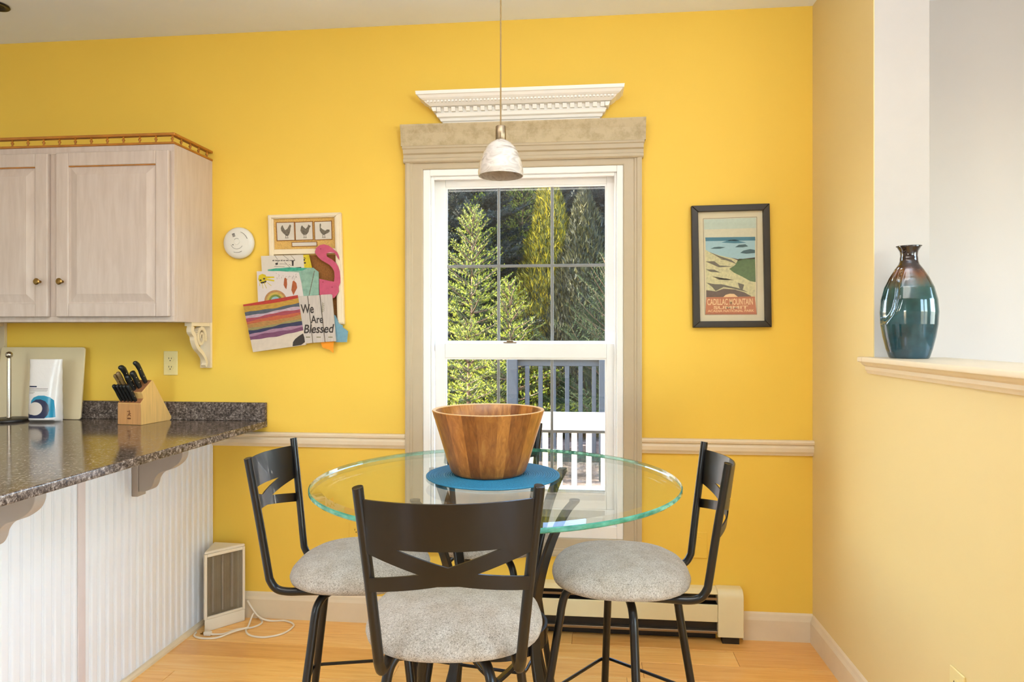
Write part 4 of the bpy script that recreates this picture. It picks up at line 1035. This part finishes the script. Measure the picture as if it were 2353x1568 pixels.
# ------------------------------------------------------------------ vase
t = thing('vase', 'tall teal glazed ceramic vase with brown neck and a pinched side', 'vase', (1.047, 2.330, 1.249), R(-24))
vp = [(.0, .060), (.004, .064), (.03, .073), (.07, .083), (.11, .090), (.15, .0925), (.19, .0890), (.23, .078), (.262, .062), (.288, .045), (.304, .033), (.314, .0295), (.322, .029), (.334, .027), (.346, .0295), (.354, .0345), (.360, .0385), (.3625, .0375)]
def vr(z):
    for (a, ra), (b, rb) in zip(vp, vp[1:]):
        if a <= z <= b: u = (z - a) / (b - a); return ra + (rb - ra) * u
    return vp[-1][1]
zs = sorted(set([p[0] for p in vp] + [i * .0055 for i in range(2, 60)])); NN = 120; m = MB(); vs = []
def sst(e0, e1, x): u = max(0, min(1, (x - e0) / (e1 - e0))); return u * u * (3 - 2 * u)
for z in zs:
    r = vr(z); fl2 = .74 if z < .25 else .74 + .26 * sst(.25, .31, z)
    for i in range(NN):
        a = 2 * PI * i / NN; x = r * math.cos(a) * .91; y = r * math.sin(a) * fl2
        if y < .03:
            # S shaped ridge: left of it the wall is pressed in
            xb = float(np.interp(z, [.100, .112, .124, .14, .16, .20, .24, .285, .31], [-.078, -.066, -.055, -.043, -.034, -.026, -.023, -.013, -.003]))
            k = sst(.002, -.014, x - xb) * sst(.100, .135, z) * sst(.302, .250, z)
            edge = sst(-r * 1.0, -r * .80, x)
            y += k * edge * .040; 
            rid = math.exp(-((x - xb) / .005) ** 2) * sst(.10, .15, z) * sst(.31, .25, z); y -= .004 * rid
        vs.append((x, y, z))
fs = []
for j in range(len(zs) - 1):
    for i in range(NN): fs.append((j * NN + i, j * NN + (i + 1) % NN, j * NN + NN + (i + 1) % NN, j * NN + NN + i))
fs.append(tuple(range(NN))[::-1]); m.add(vs, fs)
m.build('body', 'vase', t, smooth=True, world=False, angle=80)
MB().lathe([(.0375, .3625), (.034, .360), (.026, .345), (.024, .325), (.0005, .31)], 40).build('inner_neck', 'slot', t, smooth=True, world=False)

# ------------------------------------------------------------------ dining table
TX, TY, TZ = -.2527, 2.005, .908
t = thing('dining_table', 'round glass top dining table on a dark wrought metal base', 'table', (TX, TY, 0))
TR_ = .533
def ring(r, z, n=128): return [(r * math.cos(2 * PI * i / n), r * math.sin(2 * PI * i / n), z) for i in range(n)]
n = 128; m = MB()
rs = [(0, TZ), (TR_ - .030, TZ), (TR_ - .003, TZ - .0035), (TR_, TZ - .006), (TR_, TZ - .0135), (TR_ - .003, TZ - .0165), (0, TZ - .0165)]
m.add(ring(rs[1][0], rs[1][1]), [tuple(range(n))], 0)
m.add(ring(rs[5][0], rs[5][1]), [tuple(range(n))[::-1]], 0)
for k, mi in ((1, 0), (2, 1), (3, 1), (4, 1)):
    a = ring(*rs[k]); b = ring(*rs[k + 1]); m.add(a + b, [(i, (i + 1) % n, n + (i + 1) % n, n + i)[::-1] for i in range(n)], mi)
bm_ = m.build('glass_top', ['table_glass', 'glass_edge'], t, world=False, fix=False)
bb = bmesh.new(); bb.from_mesh(bm_.data); bmesh.ops.remove_doubles(bb, verts=bb.verts, dist=1e-5); bmesh.ops.recalc_face_normals(bb, faces=bb.faces); bb.to_mesh(bm_.data); bb.free()
lp = smooth_path([(.300, 0, .888), (.262, 0, .845), (.215, 0, .760), (.178, 0, .660), (.158, 0, .560), (.154, 0, .480), (.162, 0, .400), (.190, 0, .290), (.235, 0, .170), (.300, 0, .050), (.330, 0, .006)], 4)
leg0 = None
for k in range(4):
    if leg0 is None:
        leg0 = MB().bar(lp, (0, 1, 0), .034, .012).build('leg', 'bronze', t, world=False, bevel=.003); o = leg0
    else: o = leg0.copy(); COL.objects.link(o)
    o.rotation_euler = (0, 0, R(45 + 5.9 + 90 * k))
MB().lathe([(.142, .432), (.150, .432), (.150, .482), (.142, .482)], 64, closed=True).build('hoop', 'bronze', t, smooth=True, world=False)
lp2 = smooth_path([(.120, 0, .46), (.060, 0, .36), (.0, 0, .30), (-.100, 0, .20), (-.22, 0, .075), (-.275, 0, .010)], 4)
for k in range(2): MB().bar([(x * math.cos(R(a_)), x * math.sin(R(a_)), z) for x, _, z in lp2 for a_ in (5.9 + 0 + 180 * k,)], (-math.sin(R(5.9)), math.cos(R(5.9)), 0), .032, .010).build('brace', 'bronze', t, world=False, bevel=.002)
for k in range(4):
    a_ = R(45 + 5.9 + 90 * k); MB().lathe([(.0005, .888), (.014, .888), (.014, .8914), (.0005, .8914)], 16, (.298 * math.cos(a_), .298 * math.sin(a_), 0)).build('glass_pad', 'black', t, world=False)
    MB().lathe([(.0005, 0), (.02, 0), (.02, .006), (.0005, .008)], 16, (.322 * math.cos(a_), .322 * math.sin(a_), 0)).build('foot', 'black', t, world=False)

# placemat and bowl
t = thing('placemat', 'round teal blue woven placemat under the wooden bowl', 'placemat', (-.2640, 2.012, TZ))
pf = [(.0006, .0006), (.194, .0006), (.1975, .003)]
q = []
for i in range(27): 
    r = .1965 - i * .0072; q += [(r + .0008, .0056), (r - .0018, .0072), (r - .0046, .0056), (r - .0058, .0044)]
MB().lathe(pf + q + [(.0006, .005)], 96).build('woven_disc', 'mat_teal', t, smooth=True, world=False, angle=80)

bt = thing('salad_bowl', 'deep acacia wood bowl of vertical staves on the teal placemat', 'bowl', (-.2790, 2.020, TZ + .0072))
bp = [(.0006, .0), (.098, 0), (.105, .003), (.111, .010), (.122, .040), (.134, .080), (.146, .120), (.157, .155), (.1655, .183), (.1668, .187), (.1650, .1895), (.1575, .1890), (.1555, .186), (.147, .155), (.135, .115), (.122, .070), (.108, .030), (.098, .018), (.0006, .016)]
widths = [20, 16, 22, 12, 24, 18, 9, 26, 14, 20, 17, 11, 23, 19, 15, 21, 13, 24, 18, 18]
a = 0; tot = sum(widths)
sd_ = MB().lathe(bp, 96)
for w in widths:
    a1 = a + 2 * PI * w / tot
    MB().lathe(bp, 6, a0=a, a1=a1).build('stave', 'stave', bt, smooth=True, world=False, angle=50)
    a = a1
# bright worn rim line
MB().lathe([(.1660, .1878), (.1652, .1898), (.1575, .1893), (.1560, .1872)], 96).build('rim', simple('pale_rim', (226, 184, 128), .35), bt, smooth=True, world=False)

# ------------------------------------------------------------------ stools
def sheet_back():
    polys = [[(-.1075, 0), (.1075, 0), (.1025, -.090), (-.1025, -.090)], [(0, -.121), (.056, -.135), (.020, -.157), (-.020, -.157), (-.056, -.135)]]
    for s in (-1, 1):
        P = lambda x, z: (s * x, z)
        polys += [[P(.1075, 0), P(.1745, 0), P(.1665, -.090), P(.1025, -.090)], [P(.1025, -.090), P(.1665, -.090), P(.1655, -.103)],
                  [P(.1025, -.090), P(.1655, -.103), P(.056, -.135), P(0, -.121)], [P(.056, -.135), P(.1605, -.153), P(.1580, -.180), P(.020, -.157)]]
    bm = bmesh.new(); pool = {}
    for pl in polys:
        vs = [pool.setdefault(q, None) or pool.__setitem__(q, bm.verts.new((q[0], 0, q[1]))) or pool[q] for q in pl]; bm.faces.new(vs)
    bmesh.ops.triangulate(bm, faces=bm.faces[:])
    for _ in range(4):
        bmesh.ops.subdivide_edges(bm, edges=[e for e in bm.edges if e.calc_length() > .016], cuts=1)
        bmesh.ops.triangulate(bm, faces=bm.faces[:])
    for v in bm.verts:
        z = .963 + v.co.z
        yp = -.232 - (z - .66) * .139
        v.co.y = yp - 0.048 * (1 - min(1, (v.co.x / .17) ** 2)); v.co.z = z
    bmesh.ops.recalc_face_normals(bm, faces=bm.faces)
    me = bpy.data.meshes.new('back_panel'); bm.to_mesh(me); bm.free(); me.materials.append(M['bronze'])
    for p in me.polygons: p.use_smooth = True
    o = bpy.data.objects.new('back_panel', me); COL.objects.link(o)
    sl = o.modifiers.new('solid', 'SOLIDIFY'); sl.thickness = .004; sl.offset = 0
    es = o.modifiers.new('split', 'EDGE_SPLIT'); es.split_angle = R(40)
    return o
def make_stool(label, loc, rz, legrot):
    s = thing('counter_stool', label, 'stool', loc, rz, 'counter stools round the glass table')
    rings = [(.0, .684), (.35, .683), (.62, .678), (.80, .669), (.91, .657), (.975, .643), (1.0, .630), (.985, .619), (.94, .613), (.6, .612), (0, .612)]
    m = MB(); K = 56; vs = []
    for f, z in rings:
        for i in range(K):
            a = 2 * PI * i / K; e = 2.5; ca, sa = math.cos(a), math.sin(a)
            rr = (abs(ca / .205) ** e + abs(sa / .200) ** e) ** (-1 / e)
            vs.append((max(f, .001) * rr * ca, max(f, .001) * rr * sa, z))
    fs = []
    for j in range(len(rings) - 1):
        for i in range(K): fs.append((j * K + i, j * K + (i + 1) % K, j * K + K + (i + 1) % K, j * K + K + i))
    m.add(vs, fs).build('seat', 'fabric', s, smooth=True, world=False, angle=80)
    B(-.10, .10, -.10, .10, .600, .6118).build('swivel_plate', 'bronze', s, world=False, bevel=.003)
    for sx in (-1, 1):
        pts = smooth_path([(sx * .130, -.02, .603), (sx * .136, -.12, .603), (sx * .140, -.175, .603), (sx * .1425, -.207, .611), (sx * .145, -.224, .634), (sx * .147, -.230, .662), (sx * .160, -.248, .800), (sx * .1775, -.272, .972), (sx * .1777, -.2723, .975)], 5)
        MB().tube(pts, .0112, 12).build('back_post', 'bronze', s, smooth=True, world=False)
    b = sheet_back(); b.parent = s; WM[b] = WM[s]
    l0 = None
    for k in range(4):
        if l0 is None:
            pts = smooth_path([(.02, 0, .589), (.10, 0, .589), (.140, 0, .583), (.163, 0, .562), (.174, 0, .525), (.186, 0, .45), (.262, 0, .004)], 5)
            l0 = MB().tube(pts, .0118, 12).build('leg', 'bronze', s, smooth=True, world=False); o = l0
        else: o = l0.copy(); COL.objects.link(o)
        o.rotation_euler = (0, 0, legrot + PI / 2 * k)
    c = []
    for k in range(4):
        a0 = legrot + PI / 2 * k
        for da in (-.10, 0, .10): c.append((.233 * math.cos(a0 + da) * (1 if da == 0 else .93), .233 * math.sin(a0 + da) * (1 if da == 0 else .93), .262))
    cc = []
    for i in range(len(c)): 
        cc.append(c[i])
    m = MB().tube(cc, .0052, 8, closed=True)
    m.build('footrest', 'bronze', s, smooth=True, world=False)
    return s
def dup_stool(src, label, loc, rz, legrot, legrot0, sz=1):
    r = src.copy(); COL.objects.link(r); r.location = loc; r.rotation_euler = (0, 0, rz); r['label'] = label; r.scale = (1, 1, sz)
    for ch in list(src.children):
        c = ch.copy(); COL.objects.link(c); c.parent = r
        if ch.name.startswith('leg') or ch.name.startswith('footrest'): c.rotation_euler = (0, 0, ch.rotation_euler.z + legrot - legrot0)
    return r
def lr(world_deg, rz): return R(world_deg) - rz
rzR = R(90)
st = make_stool('metal stool with oatmeal seat on the right of the table, back to the right', (.110, 2.045, 0), rzR, lr(9.3, rzR))
rz = R(-86); dup_stool(st, 'metal stool with oatmeal seat on the left of the table, beside the heater cord', (-.660, 2.006, 0), rz, lr(59, rz), lr(9.3, rzR))
rz = R(8); dup_stool(st, 'nearest metal stool with its dark cross back turned to the viewer', (-.300, 1.600, 0), rz, lr(38, rz), lr(9.3, rzR), 1.045)
rz = R(185); dup_stool(st, 'metal stool behind the bowl, on the window side of the table', (-.318, 2.335, 0), rz, lr(35, rz), lr(9.3, rzR))

# ------------------------------------------------------------------ outside the window
struct(B(-30, 30, 3.3, 45, -.25, -.12).build('ground', 'ground'), 'mulch covered ground outside the window')
# near white railing
t = thing('deck_railing', 'white sunlit deck railing seen low through the window', 'railing', (-.2, 5.6, -.12))
B(-1.75, 1.9, 5.56, 5.64, .527, .678).build('top_rail', 'rail_white', t, bevel=.006); B(-1.75, 1.9, 5.58, 5.62, .02, .08).build('bottom_rail', 'rail_white', t, bevel=.004)
b0 = None
for i in range(31):
    x = -1.72 + .118 * i
    if b0 is None: b0 = B(-.022, .022, -.018, .018, .08, .527).build('baluster', 'rail_white', t, world=False, bevel=.003); o = b0
    else: o = b0.copy(); COL.objects.link(o)
    o.location = (x + .2, 0, .12)
for x in (-1.79, 1.94): B(x - .05, x + .05, 5.55, 5.65, -.12, .74).build('post', 'rail_white', t, bevel=.006)
# far shaded railing with a brown cap
t = thing('porch_railing', 'blue grey shaded railing with brown cap behind the white one', 'railing', (.2, 6.75, -.12))
B(-.75, 2.6, 6.70, 6.80, 1.065, 1.10).build('cap_rail', 'rail_brown', t, bevel=.006); B(-.70, 2.6, 6.735, 6.765, .06, .13).build('bottom_rail', 'rail_blue', t, bevel=.004); B(-.70, 2.6, 6.735, 6.765, 1.0, 1.064).build('upper_rail', 'rail_blue', t, bevel=.004)
b0 = None
for i in range(24):
    x = -.545 + .131 * i
    if b0 is None: b0 = B(-.021, .021, -.016, .016, .13, 1.0).build('baluster', 'rail_blue', t, world=False, bevel=.003); o = b0
    else: o = b0.copy(); COL.objects.link(o)
    o.location = (x - .2, 0, .12)
for x in (-.692, .21, 1.9): B(x - .052, x + .052, 6.70, 6.80, -.12, 1.064).build('post', 'rail_blue', t, bevel=.005)

# ---- conifers
def tri_mesh(name, co, mats, midx=None):
    """co: (n,3,3) triangles"""
    n = len(co); me = bpy.data.meshes.new(name)
    me.vertices.add(n * 3); me.vertices.foreach_set('co', co.reshape(-1).astype(np.float32))
    me.loops.add(n * 3); me.loops.foreach_set('vertex_index', np.arange(n * 3, dtype=np.int32))
    me.polygons.add(n); me.polygons.foreach_set('loop_start', np.arange(0, n * 3, 3, dtype=np.int32))
    for k in mats: me.materials.append(M[k])
    if midx is not None: me.polygons.foreach_set('material_index', midx.astype(np.int32))
    me.update(calc_edges=True); me.validate(); return me
def needle_tris(P0, P1, rng, per_m, length, width):
    """needles all round the segments P0->P1"""
    d = P1 - P0; L = np.linalg.norm(d, axis=1); d = d / L[:, None]
    cnt = np.maximum(4, (L * per_m).astype(int)); idx = np.repeat(np.arange(len(P0)), cnt)
    tt = rng.random(len(idx)); base = P0[idx] + (P1 - P0)[idx] * tt[:, None]; dd = d[idx]
    rv = rng.normal(size=(len(idx), 3)); rv -= dd * np.sum(rv * dd, 1)[:, None]; rv /= np.linalg.norm(rv, axis=1)[:, None] + 1e-9
    nd = dd * .75 + rv * .85; nd /= np.linalg.norm(nd, axis=1)[:, None]
    ln = length * (.75 + .5 * rng.random(len(idx))); side = np.cross(nd, rv); side /= np.linalg.norm(side, axis=1)[:, None] + 1e-9
    tip = base + nd * ln[:, None]; mid = base + nd * (ln * .35)[:, None]
    return np.stack([base - side * width / 2 * 0 + nd * 0, mid + side * width / 2, tip], 1), np.stack([base, tip, mid - side * width / 2], 1), idx
def spruce(seed, H, spread, whorl_gap, per_m, nl, nw, open_=1.0, z0=.1, up=.25):
    """returns (needle triangles, is-new flags, branch segments)"""
    rng = np.random.default_rng(seed); S0, S1, new = [], [], []; seg = []
    z = z0
    while z < H - .02:
        f = (H - z) / H; nb = rng.integers(5, 8) if f > .08 else 4
        a0 = rng.random() * 6.28
        for b in range(nb):
            a = a0 + 6.283 * b / nb + rng.normal() * .18; L = spread * (f ** .8) * (.8 + .4 * rng.random()) + .10
            el = up + .75 * (1 - f) ** 3 + rng.normal() * .08
            d = np.array([math.cos(a) * math.cos(el), math.sin(a) * math.cos(el), math.sin(el)]); p = np.array([0, 0, z])
            n = max(3, int(L / .11)); pts = [p]
            for i in range(n):
                dd = d + np.array([0, 0, -.28 + .50 * i / n]) * (.6 if f > .3 else .2) + rng.normal(size=3) * .04
                pts.append(pts[-1] + dd / np.linalg.norm(dd) * L / n)
            seg.append(pts)
            for i in range(n):
                S0.append(pts[i]); S1.append(pts[i + 1]); new.append(i >= n - 1)
                u = (i + .5) / n
                bd = pts[i + 1] - pts[i]; bd /= np.linalg.norm(bd)
                sd = np.cross(bd, [0, 0, 1.]); sd /= np.linalg.norm(sd) + 1e-9
                for s in (-1, 1):
                    if u < .12: continue
                    for q in (0, .5):
                        tl = L * .42 * (1 - u * .75) * (.7 + .5 * rng.random()) * open_
                        if tl < .04: tl = .04
                        st = pts[i] + (pts[i + 1] - pts[i]) * (q + .25 * rng.random())
                        td = bd * .75 + sd * s * .75 + np.array([0, 0, .10 + rng.normal() * .12]); td /= np.linalg.norm(td)
                        m = st + td * tl * .6; e = m + (td + np.array([0, 0, .12])) * tl * .4
                        S0 += [st, m]; S1 += [m, e]; new += [False, True]
        z += whorl_gap * (.5 + .5 * f) * (.85 + .3 * rng.random())
    # leader shoot
    S0.append(np.array([0, 0, H - .25])); S1.append(np.array([0, 0, H])); new.append(True)
    for k in range(5):
        a = k * 1.26 + rng.random(); p = np.array([0, 0, H - .20]); e = p + np.array([math.cos(a) * .09, math.sin(a) * .09, .13]); S0.append(p); S1.append(e); new.append(True)
    S0, S1, new = np.array(S0), np.array(S1), np.array(new)
    t1, t2, idx = needle_tris(S0, S1, rng, per_m, nl, nw)
    return np.concatenate([t1, t2]), np.concatenate([new[idx], new[idx]]), seg
GZ = -.12
def tree_parts(name, root, foliage_mesh, seg, H, r):
    f = bpy.data.objects.new('foliage', foliage_mesh); COL.objects.link(f); f.parent = root
    m = MB(); m.tube([(0, 0, 0), (0, 0, H * .5), (0, 0, H * .97)], [r, r * .6, r * .12], 8)
    m.build('trunk', 'bark', root, world=False, smooth=True)
    m = MB()
    for pts in seg: m.tube([tuple(p) for p in pts], [.010 - .008 * i / (len(pts) - 1) for i in range(len(pts))], 4, cap=False)
    m.build('branches', 'bark' if r < .05 else 'needle_far', root, world=False, fix=False)
    return f
def spruce_tree(label, x, y, H, seed, spread, gap=.2, per_m=300, nl=.020, nw=.0042, rot=0, tips='needle_new', **k):
    r = thing('young_spruce', label, 'tree', (x, y, GZ), rot, 'young spruces outside the window')
    co, new, seg = spruce(seed, H, spread, gap, per_m, nl, nw, **k)
    tree_parts('young_spruce', r, tri_mesh('foliage', co, ['needle', tips], new), seg, H, .035)
    return r
spruce_tree('young spruce with its bright leader shoot in the upper left pane', -1.364, 8.4, 2.98, 11, .95, .17)
spruce_tree('young spruce with its leader in the lower middle pane of the upper sash', -.849, 8.0, 2.02, 12, .80, .15, rot=.6)
spruce_tree('small spruce with its tip at the bottom left of the upper sash', -1.19, 7.1, 1.53, 13, .48, .14, rot=1.9)
spruce_tree('spruce whose long shoots rise on the right of the window', .36, 8.4, 2.42, 14, 1.25, .22, rot=2.4, tips='needle', up=.55)
spruce_tree('spruce at the right edge behind the blue grey railing', 1.05, 8.2, 2.05, 15, .9, .17, rot=.3, tips='needle')
spruce_tree('spruce left of the upper left pane, mostly hidden by the window frame', -2.4, 9.0, 3.5, 16, 1.2, .19, rot=1.1)
spruce_tree('tall young spruce filling the top of the left panes from behind', -1.85, 10.3, 4.3, 17, 1.3, .22, per_m=230, nl=.026, nw=.0058, rot=.8)
spruce_tree('tall young spruce behind the top of the middle left panes', -1.0, 11.4, 4.5, 18, 1.2, .22, per_m=230, nl=.026, nw=.0058, rot=2.2)
# big conifers behind
r = thing('tall_spruce', 'tall dark spruce in the shade behind the middle of the window', 'tree', (-.55, 12.5, GZ), 0, 'dark conifers in the background')
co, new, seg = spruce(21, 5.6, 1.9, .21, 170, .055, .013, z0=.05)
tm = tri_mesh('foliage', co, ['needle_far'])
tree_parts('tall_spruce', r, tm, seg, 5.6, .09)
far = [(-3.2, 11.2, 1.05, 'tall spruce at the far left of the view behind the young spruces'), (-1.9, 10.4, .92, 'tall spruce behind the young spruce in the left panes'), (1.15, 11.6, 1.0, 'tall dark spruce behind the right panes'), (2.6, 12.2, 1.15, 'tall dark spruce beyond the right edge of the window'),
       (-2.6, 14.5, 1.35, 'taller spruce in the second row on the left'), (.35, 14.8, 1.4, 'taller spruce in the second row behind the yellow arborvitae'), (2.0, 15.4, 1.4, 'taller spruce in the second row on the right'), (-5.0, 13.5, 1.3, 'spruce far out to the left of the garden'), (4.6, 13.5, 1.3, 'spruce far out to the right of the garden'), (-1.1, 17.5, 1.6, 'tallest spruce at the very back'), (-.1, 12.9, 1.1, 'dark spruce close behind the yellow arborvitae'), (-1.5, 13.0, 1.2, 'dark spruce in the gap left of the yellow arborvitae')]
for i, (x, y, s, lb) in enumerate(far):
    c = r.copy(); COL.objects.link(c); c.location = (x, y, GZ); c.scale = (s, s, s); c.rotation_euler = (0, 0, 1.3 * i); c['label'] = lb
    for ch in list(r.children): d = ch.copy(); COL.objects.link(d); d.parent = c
# arborvitae
def thuja(label, x, y, H, rad, seed, leaf='thuja'):
    r = thing('arborvitae', label, 'tree', (x, y, GZ))
    rng = np.random.default_rng(seed); N = 26000
    f = rng.random(N) ** .8; a = rng.random(N) * 6.283
    rr = rad * np.minimum(1, (1 - f) * 1.9) ** .75 * (.75 + .3 * rng.random(N)); rr *= (1 + .10 * np.sin(a * 5 + f * 17) + .07 * np.sin(f * 60 + a * 3))
    P = np.stack([rr * np.cos(a), rr * np.sin(a), f * H], 1)
    out = np.stack([.35 * np.cos(a), .35 * np.sin(a), np.full(N, 1.1)], 1) + rng.normal(size=(N, 3)) * .32; out /= np.linalg.norm(out, axis=1)[:, None]
    rad_ = np.stack([np.cos(a), np.sin(a), np.full(N, .35)], 1) + rng.normal(size=(N, 3)) * .38; sd = np.cross(out, rad_) ; sd /= np.linalg.norm(sd, axis=1)[:, None]
    L = .06 * (.6 + .8 * rng.random(N))[:, None]; w = L * .30
    T = [np.stack([P - out * L * .4, P + sd * w, P + out * L], 1), np.stack([P - out * L * .4, P + out * L * .8 - sd * w * 1.4, P - sd * w * .4], 1), np.stack([P, P + out * L * .7 + sd * w * 1.6, P + sd * w * .3], 1)]
    me = tri_mesh('foliage', np.concatenate(T), [leaf])
    o = bpy.data.objects.new('foliage', me); COL.objects.link(o); o.parent = r
    MB().tube([(0, 0, 0), (0, 0, H * .8)], [.07, .02], 8).build('trunk', 'bark', r, world=False)
    m = MB().lathe([(.01, .1), (rad * .72, .15), (rad * .72, H * .42), (rad * .42, H * .72), (.02, H * .95)], 20); m.build('inner_twigs', 'needle_far', r, world=False, smooth=True)
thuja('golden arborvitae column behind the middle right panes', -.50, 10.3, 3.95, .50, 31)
thuja('added dark arborvitae standing for the shaded right half of the golden one', .02, 9.6, 3.50, .48, 32, 'thuja_dark')  # extra dark copy that imitates the unlit side
